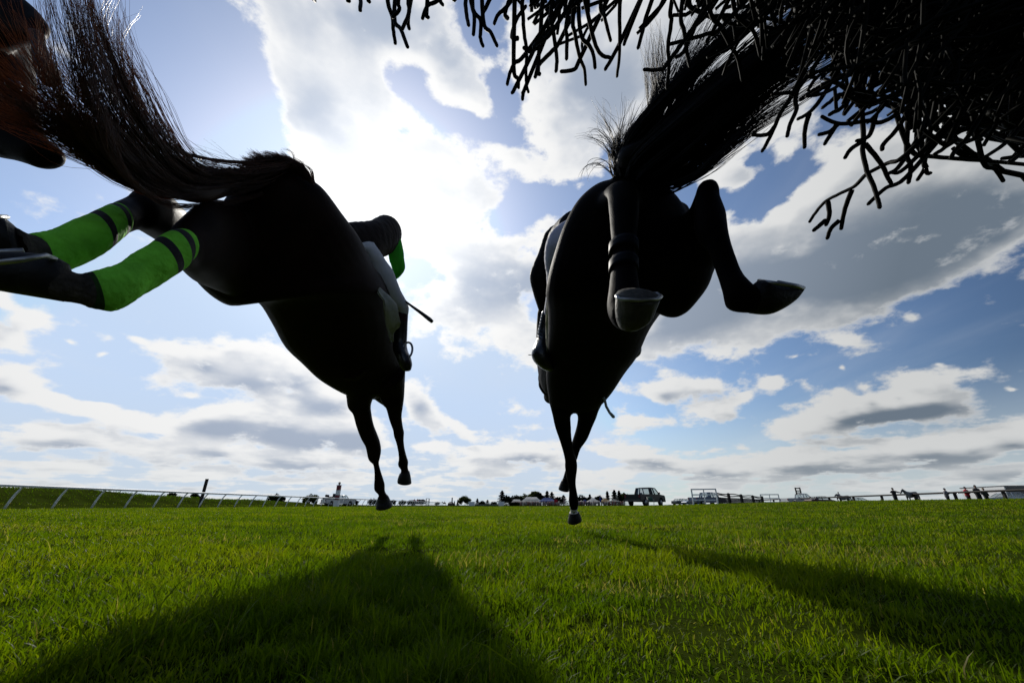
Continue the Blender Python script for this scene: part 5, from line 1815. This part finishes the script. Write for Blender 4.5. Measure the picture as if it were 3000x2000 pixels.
def rz_(y):
    return 1.53 - .0098 * (y - 41)


mb.tube([(X0 - .0 * y, y, rz_(y)) for y in ys], .095, n=8)
mb.build('top_rail', M_WOODD, t)
for y in np.arange(27.5, 84, 4.6):
    mb = MB()
    mb.box((X0 + .16, y, rz_(y) / 2 - .12), (.20, .20, rz_(y) + .22))
    mb.build('post', M_WOODD, t, smooth=False)


# ---- people
def person(label, px, z, rz, jacket, legs, h=1.75, hair_m=None, lean=0.0, seated=False, arms='down', gz=None, group=None):
    p = gpos(px, z)
    if gz is not None:
        p[2] = gz
    t = thing('person', label, 'person', p, group)
    k = h / 1.75
    mb = MB()
    for s in (-1, 1):
        if seated:
            mb.tube([(s * .10, 0, .92), (s * .30, .25, .70), (s * .30, .10, .25)], [.10, .075, .05], n=8)
            mb.tube([(s * .30, .08, .27), (s * .30, .26, .22)], [.05, .035], n=6)
        else:
            mb.tube([(s * .10, 0, .90), (s * .11, .02, .48), (s * .12, 0, .08)], [.10, .07, .045], n=8)
            mb.tube([(s * .12, -.04, .05), (s * .13, .17, .04)], [.05, .035], n=6)
        if arms == 'out':
            mb.tube([(s * .20, 0, 1.40), (s * .42, .12, 1.30), (s * .62, .22, 1.28)], [.055, .045, .035], n=8)
        elif arms == 'fold':
            mb.tube([(s * .20, 0, 1.40), (s * .30, .06, 1.14), (s * .02, .22, 1.16)], [.06, .05, .04], n=8)
        else:
            mb.tube([(s * .20, 0, 1.40), (s * .28, .02, 1.12), (s * .24, .12, .88)], [.06, .045, .035], n=8)
    mb.tube([(0, 0, .86), (0, 0, 1.05), (0, .01, 1.30), (0, 0, 1.45)], [.15, .145, .19, .10], n=12)
    mb.tube([(0, 0, 1.42), (0, .02, 1.58)], [.06, .06], n=8)
    mb.ball((0, .03, 1.63), (.08, .10, .12), 12, 9)
    Mr = np.array(Matrix.Rotation(rz, 3, 'Z')) @ np.array(Matrix.Rotation(lean, 3, 'X'))
    tr = lambda M_: setattr(M_, 'v', [tuple(Mr @ (np.array(q) * k) + p) for q in M_.v])
    tr(mb)
    remesh(mb.build('body', M_FAIR, t), .03, 2)
    mb = MB()
    mb.tube([(0, 0, .80), (0, 0, .95), (0, 0, 1.10), (0, .01, 1.30), (0, 0, 1.44), (0, 0, 1.49)], [.19, .19, .175, .215, .16, .08], n=14)
    for s in (-1, 1):
        if arms == 'out':
            mb.tube([(s * .17, 0, 1.40), (s * .42, .12, 1.30), (s * .58, .20, 1.28)], [.08, .065, .05], n=8)
        elif arms == 'fold':
            mb.tube([(s * .17, 0, 1.40), (s * .31, .06, 1.13), (s * .04, .23, 1.16)], [.085, .07, .055], n=8)
        else:
            mb.tube([(s * .17, 0, 1.40), (s * .29, .02, 1.12), (s * .25, .10, .93)], [.085, .065, .05], n=8)
    tr(mb)
    mb.build('jacket', jacket, t)
    mb = MB()
    for s in (-1, 1):
        if seated:
            mb.tube([(s * .08, 0, .92), (s * .31, .25, .70), (s * .31, .10, .22)], [.13, .095, .07], n=8)
        else:
            mb.tube([(s * .09, 0, .92), (s * .11, .02, .48), (s * .12, 0, .06)], [.125, .095, .08], n=8)
    tr(mb)
    mb.build('trousers', legs, t)
    mb = MB()
    mb.ball((0, .0, 1.67), (.092, .108, .105), 12, 8)
    tr(mb)
    mb.build('hair', hair_m or M_HAIRD, t)
    return t


person('person in dark clothes with arms out, holding the piebald horse', 2630, 43, R(185), M_CLDARK, M_CLDARK, arms='out')
person('person in a pale grey hooded top leaning on the dark rail', 2784, 43, R(200), M_CLGREY, M_CLDARK, 1.72, M_CLGREY, arms='fold')
person('person in a red top standing at the dark rail', 2846, 42, R(190), M_CLRED, M_CLDARK, 1.80, arms='fold')
person('tall person in black beside a shorter olive-clad companion', 2878, 41, R(170), M_CLDARK, M_CLDARK, 1.92)
person('short fair-haired person in an olive coat right of the person in black', 2899, 41.5, R(180), M_CLGREEN, M_CLDARK, 1.68, mat('fair_hair', (.22, .16, .09), rough=.7))


# ---- standing horses, simple enough for their size in the picture
def small_horse(label, p, rz, coat, k=1.0, head_up=1.0, legs=True, group=None):
    t = thing('horse', label, 'horse', p, group)
    mb = MB()
    # along +X: rump to chest
    world = lambda secs: loft(mb, (np.array([np.array(s[0]) - [0, s[1], 0] for s in secs]), np.array([np.array(s[0]) + [0, s[1], 0] for s in secs]), np.array([s[2] / s[1] for s in secs])), seg=14, sub=3, world=True)
    world([((-.82, 0, 1.22), .12, .16), ((-.70, 0, 1.24), .24, .30), ((-.35, 0, 1.22), .27, .30), ((.10, 0, 1.16), .28, .33), ((.45, 0, 1.20), .25, .34), ((.66, 0, 1.20), .16, .24)])
    world([((.50, 0, 1.28), .13, .26), ((.78, 0, 1.50), .10, .20), ((.98, 0, 1.50 + .28 * head_up), .075, .14)])
    world([((.92, 0, 1.55 + .30 * head_up), .08, .10), ((1.08, 0, 1.46 + .30 * head_up), .09, .12), ((1.26, 0, 1.28 + .30 * head_up), .065, .08), ((1.40, 0, 1.14 + .30 * head_up), .055, .06)])
    for s in (-.05, .05):
        mb.tube([(.92, s, 1.62 + .30 * head_up), (.93, s * 1.4, 1.76 + .30 * head_up)], [.035, .008], n=6)
    for (x, s, f) in ((.52, -.13, 1), (.50, .13, 1), (-.66, -.14, 0), (-.62, .14, 0)):
        if f:
            mb.tube([(x, s, 1.05), (x + .02, s, .72), (x + .03, s, .48), (x + .02, s, .12), (x + .06, s, .02)], [.12, .07, .05, .035, .05], n=8)
        else:
            mb.tube([(x, s, 1.10), (x + .08, s, .82), (x - .12, s, .52), (x - .06, s, .14), (x - .01, s, .02)], [.18, .10, .055, .035, .05], n=8)
    Mr = np.array(Matrix.Rotation(rz, 3, 'Z')) * k
    tr = lambda M_: setattr(M_, 'v', [tuple(Mr @ np.array(q) + np.array(p)) for q in M_.v])
    tr(mb)
    remesh(mb.build('body', coat, t), .03 * k, 2)
    mb = MB()
    mb.tube([(-.84, 0, 1.34), (-.98, 0, 1.20), (-1.02, 0, .85), (-1.0, 0, .55)], [.04, .07, .07, .02], n=8)
    tr(mb)
    mb.build('tail', M_HAIRD, t)
    mb = MB()
    mb.tube([(.96, 0, 1.64 + .28 * head_up), (.80, 0, 1.66 + .06 * head_up), (.60, 0, 1.52), (.48, 0, 1.46)], [.03, .05, .05, .03], n=6)
    tr(mb)
    mb.build('mane', M_HAIRD, t)
    return t


p = gpos(2680, 47)
small_horse('piebald black and white horse held at the dark rail', p, R(188), M_PIE, 1.0, .55)
p = gpos(2478, 62)
small_horse('grey horse with a mounted rider behind the dark rail', p, R(175), M_GREYH, 1.0, .35)
person('rider in a pale top sitting on the grey horse', 2466, 62, R(85), M_CLGREY, M_CLDARK, 1.6, seated=True, gz=p[2] + .42)
# mounted pair far down the rail, seen from behind
for px, coat, jk, lb, lb2 in ((1213, M_CLDARK, M_CLRED, 'dark horse walking away along the running rail', 'outrider in a dark red coat on the dark far horse'), (1222, M_GREYH, M_CLRED, 'pale grey horse walking away along the running rail', 'outrider in a dark red coat on the pale far horse')):
    p = gpos(px, 132)
    small_horse(lb, p, R(82), coat, 1.0, .5, group='horses of the outriders')
    person(lb2, px, 132, R(-8), jk, M_CLDARK, 1.7, seated=True, gz=p[2] + .48, group='outriders')
p = gpos(1301, 255)
small_horse('tiny dark horse in profile on the horizon, ridden', p, R(180), M_CLDARK, 1.25, .8)
person('tiny distant rider on the dark horse in profile', 1302, 255, R(90), M_CLRED, M_CLDARK, 1.9, seated=True, gz=p[2] + .7)

# ---- steward's lookout
p = gpos(1252, 140)
t = thing('lookout_tower', 'white open lookout tower beside the far end of the running rail', 'tower', p)
for sx in (-.5, .5):
    for sy in (-.5, .5):
        mb = MB()
        mb.box(p + [sx, sy, 1.2], (.12, .12, 2.45))
        mb.build('leg', M_WOODG, t, smooth=False)
mb = MB()
mb.box(p + [0, 0, 1.45], (1.2, 1.2, .18))
mb.build('platform', M_WOODD, t, smooth=False)
mb = MB()
for sx in (-.5, .5):
    mb.box(p + [0, sx, 2.40], (1.12, .1, .1))
    mb.box(p + [sx, 0, 2.395], (.1, .88, .09))
mb.build('guard_rail', M_WOODG, t, smooth=False)
mb = MB()
for s in (1, -1):
    mb.tube([p + [-.5 * s, -.57, .1], p + [.5 * s, -.57, 1.35]], .05, n=5)
mb.build('brace', M_WOODD, t, smooth=False)

# ---- the next fence down the course, with white wings
p = gpos(1425, 150)
t = thing('steeplechase_fence', 'next dark brush fence far down the course between two white wings', 'brush fence', p)
mb = MB()
g = np.random.default_rng(4)
for k in range(360):
    x = g.uniform(-4.3, 4.3)
    y = g.uniform(-.4, .4)
    mb.tube([p + [x, y, .25], p + [x + g.normal(0, .08), y, g.uniform(.52, .66)]], [.07, .05], n=4)
mb.build('brush', M_TWIG, t)
mb = MB()
mb.box(p + [0, -.5, .12], (8.6, .12, .24))
mb.box(p + [0, -.56, .34], (8.6, .10, .14), mi=1)
mb.build('take_off_boards', [mat('dark_green_board', (.02, .05, .035), rough=.7), mat('pale_green_board', (.20, .27, .23), rough=.7)], t, smooth=False)
for s in (-1, 1):
    mb = MB()
    x = s * 5.55
    lean = .18 if s < 0 else .1
    vs = [p + [x - 1.05, -.05, 0], p + [x + 1.05, -.05, 0], p + [x + 1.15 + 0, -.05, 1.47 + .04 * s], p + [x - 1.15 - lean * (s < 0), -.05, 1.47 - .03 * s]]
    vs += [q + np.array([0, .10, 0]) for q in vs]
    mb.add(vs, [(0, 1, 2, 3), (7, 6, 5, 4), (0, 4, 5, 1), (1, 5, 6, 2), (2, 6, 7, 3), (3, 7, 4, 0)])
    mb.build('wing', M_WPAINT, t, smooth=False)


# ---- tents
def marquee(px0, px1, z, eave_row, ridge_row, label, m, group='tents along the far rail'):
    p = gpos((px0 + px1) / 2, z)
    w = (px1 - px0) / FPX * z
    d = min(w, 6.0)
    eave, ridge = hpx(eave_row, z) - p[2], hpx(ridge_row, z) - p[2]
    t = thing('marquee', label, 'tent', p, group)
    mb = MB()
    r = w * (.22 if w > 6 else .05)
    top = [(-r, 0, ridge), (r, 0, ridge)]
    e = [(-w / 2, -d / 2, eave), (w / 2, -d / 2, eave), (w / 2, d / 2, eave), (-w / 2, d / 2, eave)]
    vs = [np.array(q) + p for q in e + top]
    vs += [np.array((q[0] * .5 + tq[0] * .5, q[1] * .5 + tq[1] * .5, (q[2] + tq[2]) / 2 - .12 * (ridge - eave))) + p for q, tq in ((e[0], top[0]), (e[1], top[1]), (e[2], top[1]), (e[3], top[0]))]
    fs = [(0, 1, 7, 6), (6, 7, 5, 4), (1, 2, 8, 7), (7, 8, 5), (2, 3, 9, 8), (8, 9, 4, 5), (3, 0, 6, 9), (9, 6, 4)]
    mb.add(vs, fs)
    va = [np.array(q) + p for q in e] + [np.array((q[0], q[1], eave - .35)) + p for q in e]
    mb.add(va, [(i, i + 4, (i + 1) % 4 + 4, (i + 1) % 4) for i in range(4)])
    mb.build('roof', m, t, smooth=False)
    for (x, y, _) in e:
        mb = MB()
        mb.tube([p + [x * .985, y * .985, 0], p + [x * .985, y * .985, eave]], .06, n=6)
        mb.build('pole', M_WHITE, t)
    return t


marquee(1494, 1533, 205, 1472, 1462, 'low white marquee at the left end of the tents', M_TARPW)
marquee(1523, 1591, 200, 1469, 1455, 'largest white marquee with a long ridge', M_TARPW)
marquee(1581, 1627, 192, 1466.5, 1457, 'blue canopy right of the largest white marquee', M_TARPB)
marquee(1695, 1712, 215, 1470, 1465, 'small flat white canopy behind the blue tent', M_TARPW)
marquee(1703, 1726, 200, 1471, 1462.5, 'small blue pop-up tent beside the white peaked one', M_TARPB)
marquee(1722, 1755, 190, 1468, 1457, 'white peaked pop-up tent between blue and tan tents', M_TARPW)
marquee(1759, 1789, 190, 1467, 1459, 'tan pop-up tent beside the grey one', M_TARPT)
marquee(1783, 1816, 182, 1468, 1461, 'dark grey pop-up tent nearest the black pickup', M_TARPG)

# crowd along the far rail, too far off to count
mb = MB()
g = np.random.default_rng(12)
for k in range(230):
    px = g.uniform(1500, 1640) if k < 165 else g.uniform(1690, 1830)
    z = g.uniform(172, 190)
    q = gpos(px, z)
    h = g.uniform(1.55, 1.95)
    mi = int(g.integers(0, 5))
    mb.tube([q, q + [0, 0, .5 * h], q + [0, 0, .80 * h], q + [0, 0, .86 * h]], [.20, .24, .28, .10], n=6, mi=mi)
    mb.ball(q + [0, 0, .92 * h], .13, 6, 5, mi=5)
o = mb.build('crowd', [M_CLDARK, M_CLBLUE, M_CLGREY, mat('crowd_red', (.18, .03, .03), rough=.8), mat('crowd_pale', (.30, .28, .26), rough=.8), M_FAIR])
tag(o, 'distant crowd of racegoers standing along the far rail by the tents', 'crowd', kind='stuff')

t = thing('far_rail', 'weathered wooden rail in front of the crowd and tents', 'rail', gpos(1660, 165))
for zz in (.45, .85, 1.2):
    mb = MB()
    mb.tube([gpos(px, 165, zz) for px in np.linspace(1478, 1850, 20)], .06, n=5)
    mb.build('rail', M_WOODG, t)
for px in np.linspace(1480, 1848, 27):
    mb = MB()
    q = gpos(px, 165.2)
    mb.box(q + [0, 0, .63], (.14, .12, 1.26))
    mb.build('post', M_WOODG, t, smooth=False)
# low dark hedge in front of the white marquees
p = gpos(1507, 160)
mb = MB()
for k in range(700):
    c = p + [g.uniform(-2.0, 2.0), g.uniform(-.5, .5), g.uniform(0, 1.15)]
    a, b = g.normal(0, .15, 3), g.normal(0, .15, 3)
    mb.add([c - a, c + b, c + a, c - b], [(0, 1, 2, 3)])
tag(origin_to(mb.build('hedge', M_LEAFB, smooth=False), p), 'low dark clipped hedge in front of the low white marquee', 'hedge')


# flags
def flag(px, z, ph, label, m, fw, fh, z0, pole_m=M_WOODG):
    p = gpos(px, z)
    t = thing('flag', label, 'flag', p, None)
    mb = MB()
    mb.tube([p, p + [0, 0, ph]], [.06, .04], n=6)
    mb.build('pole', pole_m, t)
    mb = MB()
    n = 7
    out = [p + [.06 + fw * u, .10 * math.sin(u * 6), z0] for u in np.linspace(0, 1, n)]
    inn = [q + np.array([0, .03, fh]) for q in out]
    slab(mb, out, inn, .02)
    mb.build('cloth', m, t)


flag(1624, 172, 4.8, 'red banner on a tall pole beside the blue canopy', M_CLRED, 1.35, 1.2, 1.3)
flag(1758, 172, 3.4, 'narrow blue feather flag among the pop-up tents', M_TARPB, .6, 2.0, 1.3)


def stripes():
    m = bpy.data.materials.new('striped_flag')
    m.use_nodes = True
    tt = m.node_tree
    w = tt.nodes.new('ShaderNodeTexWave')
    w.bands_direction = 'X'
    w.inputs['Scale'].default_value = 2.2
    tcc = tt.nodes.new('ShaderNodeTexCoord')
    tt.links.new(tcc.outputs['Object'], w.inputs[0])
    cr = tt.nodes.new('ShaderNodeValToRGB')
    cr.color_ramp.interpolation = 'CONSTANT'
    cr.color_ramp.elements[0].color = (.30, .03, .04, 1)
    cr.color_ramp.elements[1].position = .5
    cr.color_ramp.elements[1].color = (.6, .6, .6, 1)
    tt.links.new(w.outputs[0], cr.inputs[0])
    tt.links.new(cr.outputs[0], tt.nodes['Principled BSDF'].inputs[0])
    return m


flag(1651, 168, 2.4, 'small red and white striped flag hanging near the right-hand horse\'s leg', stripes(), .6, 1.5, .7)

# ---- long white trailer on the right
E0, E1 = gpos(2832, 57), gpos(2964, 50)
t = thing('horse_trailer', 'long white trailer behind the people at the right edge', 'trailer', (E0 + E1) / 2)
d = E1 - E0
L_ = np.linalg.norm(d[:2])
Mt = np.array(Matrix.Rotation(math.atan2(d[1], d[0]), 3, 'Z'))
ctr = (E0 + E1) / 2
ctr[2] = .25
side = Mt @ np.array([0, 1.0, 0])
mb = MB()
mb.box(ctr + side * 1.2 + [0, 0, 1.35], (L_, 2.4, 1.75), M=Mt)
mb.build('body', M_WHITEP, t, smooth=False)
mb = MB()
mb.box(ctr + side * 1.2 + [0, 0, 2.27], (L_ + .12, 2.5, .08), M=Mt)
mb.build('roof', M_GREYP, t, smooth=False)
mb = MB()
mb.box(ctr + side * 1.2 + Mt @ np.array([L_ / 2 + .02, 0, 1.75]), (.06, 2.1, .85), M=Mt)
mb.build('rear_door', M_GREYP, t, smooth=False)
mb = MB()
mb.box(ctr - side * .012 + Mt @ np.array([-.2, 0, .75]), (L_ - .3, .02, .12), M=Mt)
mb.build('stripe', M_BLUEP, t, smooth=False)
for q in (-.9, .2):
    mb = MB()
    c = ctr + Mt @ np.array([q, 0, 0])
    mb.tube([c - side * .02 + [0, 0, .38], c + side * .22 + [0, 0, .38]], .38, n=16)
    mb.build('wheel', M_TYRE, t)

# parked grey car in front of the trailer
place(car('pale car with its nose hidden by the trailer at the right edge', M_WHITEP), gpos(2958, 46), R(150))


# ---- trees
def leaf_cloud(mb, centres, n, size, g):
    cs = np.array([c[:3] for c in centres], float)
    rs = np.array([c[3] for c in centres], float)
    w = rs ** 2.5
    w /= w.sum()
    for k in range(n):
        i = g.choice(len(cs), p=w)
        v = g.normal(0, 1, 3)
        v /= np.linalg.norm(v)
        c = cs[i] + v * rs[i] * g.uniform(.35, 1.05) * np.array([1, 1, .85])
        a = g.normal(0, 1, 3)
        a = a / np.linalg.norm(a) * size * g.uniform(.5, 1.2)
        b = np.cross(a, g.normal(0, 1, 3))
        b = b / (np.linalg.norm(b) + 1e-9) * size * g.uniform(.45, .9)
        mb.add([c - a, c + b, c + a, c - b], [(0, 1, 2, 3)])


def broadleaf(name, label, p, h, w, m, seed, group, n=900, sparse=1.0):
    g = np.random.default_rng(seed)
    t = thing(name, label, 'tree', p, group)
    mb = MB()
    top = p + np.array([0, 0, h * .62])
    mb.tube([p, p + [.02 * h, 0, h * .3], top], [.035 * h, .028 * h, .014 * h], n=7)
    limbs = []
    for k in range(6):
        a = k * 1.05 + g.uniform(0, .5)
        s = p + np.array([0, 0, h * g.uniform(.25, .5)])
        e = p + np.array([math.cos(a) * w * .33, math.sin(a) * w * .33, h * g.uniform(.5, .8)])
        mb.tube([s, (s + e) / 2 + [0, 0, .04 * h], e], [.016 * h, .011 * h, .005 * h], n=5)
        limbs.append(e)
    mb.build('trunk', M_TRUNK, t)
    cs = [(p[0], p[1], p[2] + h * .80, w * .26)]
    for e in limbs:
        cs.append((e[0], e[1], e[2], w * g.uniform(.18, .27)))
    for k in range(6):
        a = g.uniform(0, 6.28)
        cs.append((p[0] + math.cos(a) * w * .36, p[1] + math.sin(a) * w * .36, p[2] + h * g.uniform(.28, .6), w * g.uniform(.13, .22)))
    mb = MB()
    leaf_cloud(mb, cs, int(n * sparse), h * .105, g)
    mb.build('crown', m, t, smooth=False)
    return t


def conifer(name, label, p, h, w, seed, group, n=800):
    g = np.random.default_rng(seed)
    t = thing(name, label, 'tree', p, group)
    mb = MB()
    mb.tube([p, p + [0, 0, h * .5], p + [0, 0, h]], [.03 * h, .018 * h, .003 * h], n=6)
    mb.build('trunk', M_TRUNK, t)
    mb = MB()
    for k in range(n):
        u = g.uniform(.04, 1.0)
        tier = .75 + .35 * math.sin(u * 34 + seed)
        rad = w * .5 * (1 - u) ** .8 * tier * math.sqrt(g.uniform(.08, 1)) + .02 * w
        a = g.uniform(0, 6.28)
        c = p + np.array([math.cos(a) * rad, math.sin(a) * rad, h * u - .10 * rad])
        o = np.array([math.cos(a), math.sin(a), -.25]) * h * .075 * g.uniform(.6, 1.3)
        s = np.array([-math.sin(a), math.cos(a), .15]) * h * .045
        mb.add([c - o, c + s, c + o, c - s], [(0, 1, 2, 3)])
    mb.build('crown', M_LEAFD, t, smooth=False)
    return t


TG = 'trees on the skyline'
spec = [
    # px, top row, width px, distance, kind, label
    (172, 1428, 30, 70, 'b', 'dark bush peeping over the left grass bank between the first rail posts'),
    (495, 1440, 20, 120, 'b', 'small dark tree on the bank left of the plank post'),
    (565, 1443, 22, 130, 'b', 'small dark tree just left of the plank post'),
    (804, 1449, 46, 150, 'b', 'round dark tree behind the running rail, right of the plank post'),
    (905, 1450, 44, 160, 'l', 'pale green tree behind the running rail left of the white pickup'),
    (1036, 1462, 22, 170, 'b', 'dark tree right of the white pickup with equipment'),
    (1094, 1464, 34, 190, 'b', 'low dark tree left of the left horse\'s planted hoof'),
    (1150, 1464, 18, 200, 'b', 'small dark tree just right of the left horse\'s planted hoof'),
    (1178, 1466, 24, 230, 'l', 'pale shrub tree behind the rail right of the planted hoof'),
    (1206, 1466, 26, 200, 'b', 'dark bush left of the two outriders'),
    (1232, 1464, 28, 210, 'b', 'dark bush right of the two outriders'),
    (1281, 1470, 14, 240, 'l', 'thin pale tree left of the tiny distant rider'),
    (1331, 1467, 7, 260, 'c', 'tiny dark cypress right of the distant chimney'),
    (1341, 1462, 11, 250, 'c', 'slender dark conifer left of the green tree by the white wing'),
    (1362, 1454, 36, 200, 'l', 'green rounded tree left of the far white wing'),
    (1398, 1459, 22, 220, 'c', 'pointed conifer behind the left half of the far fence'),
    (1412, 1468, 20, 230, 'b', 'low dark bush behind the middle of the far fence'),
    (1428, 1463, 24, 230, 'c', 'conifer behind the right half of the far fence'),
    (1447, 1470, 20, 230, 'b', 'low dark shrub left of the tall conifer'),
    (1471, 1436, 40, 180, 'c', 'tall dark conifer beside the right white wing'),
    (1484, 1452, 28, 185, 'b', 'dark spreading tree at the foot of the tall conifer'),
    (1512, 1453, 32, 190, 'b', 'dark tree behind the low white marquee'),
    (1536, 1450, 34, 200, 'l', 'green tree behind the left of the large marquee'),
    (1566, 1436, 24, 215, 'l', 'pale airy tree rising above the large marquee'),
    (1578, 1444, 34, 190, 'b', 'dark tree behind the middle of the large marquee'),
    (1604, 1437, 26, 185, 'c', 'spiky dark conifer behind the blue canopy'),
    (1618, 1440, 26, 185, 'c', 'second spiky dark conifer behind the blue canopy\'s right end'),
    (1652, 1449, 32, 175, 'c', 'dark broad conifer right of the red banner'),
    (1640, 1457, 22, 190, 'b', 'dark bush directly behind the red banner'),
    (1704, 1454, 38, 190, 'b', 'dark low tree behind the small blue tent'),
    (1730, 1447, 20, 180, 'c', 'dark conifer rising over the white peaked tent'),
    (1757, 1454, 28, 190, 'b', 'dark rounded tree behind the blue feather flag'),
    (1782, 1438, 16, 175, 'c', 'slim conifer rising over the tan tent'),
    (1803, 1434, 26, 170, 'c', 'tallest ragged conifer left of the black pickup'),
    (1817, 1436, 22, 170, 'c', 'ragged conifer next to the black pickup\'s tailgate'),
    (1830, 1441, 18, 200, 'l', 'pale thin tree half hidden by the black pickup\'s tailgate'),
]
for i, (px, top, wpx, z, kind, lb) in enumerate(spec):
    if px >= 1500:
        z *= 1.45
    p = gpos(px, z)
    p[2] = float(ground_z(p[0], p[1])) - .05
    h = hpx(top, z) - p[2]
    w = wpx * z / FPX * (1.3 if 1500 < px < 1840 else 1.0)
    if kind == 'c':
        conifer('conifer', lb, p, h, w * 1.15, i + 3, TG, n=1100)
    else:
        broadleaf('broadleaf_tree' if kind == 'l' else 'bushy_tree', lb, p, h, w, M_LEAFL if kind == 'l' else M_LEAFB, i + 3, TG, n=1000 if kind == 'b' else 850)

# ---- house with a tall chimney on the horizon
p = gpos(1321, 300)
t = thing('distant_house', 'dark distant house with one tall chimney on the skyline', 'house', p)
mb = MB()
mb.box(p + [0, 0, .7], (4.2, 3.5, 1.4))
mb.build('wall', M_WOODG, t, smooth=False)
mb = MB()
mb.add([p + [-2.3, -2, 1.4], p + [2.3, -2, 1.4], p + [2.3, 2, 1.4], p + [-2.3, 2, 1.4], p + [-1.0, 0, 2.6], p + [1.0, 0, 2.6]], [(0, 1, 5, 4), (1, 2, 5), (2, 3, 4, 5), (3, 0, 4), (3, 2, 1, 0)])
mb.build('roof', M_GREYP, t, smooth=False)
mb = MB()
mb.box(p + [.7, .2, 3.4], (.75, .75, 4.0))
mb.box(p + [.7, .2, 5.42], (.9, .9, .15))
mb.build('chimney', M_WOODD, t, smooth=False)
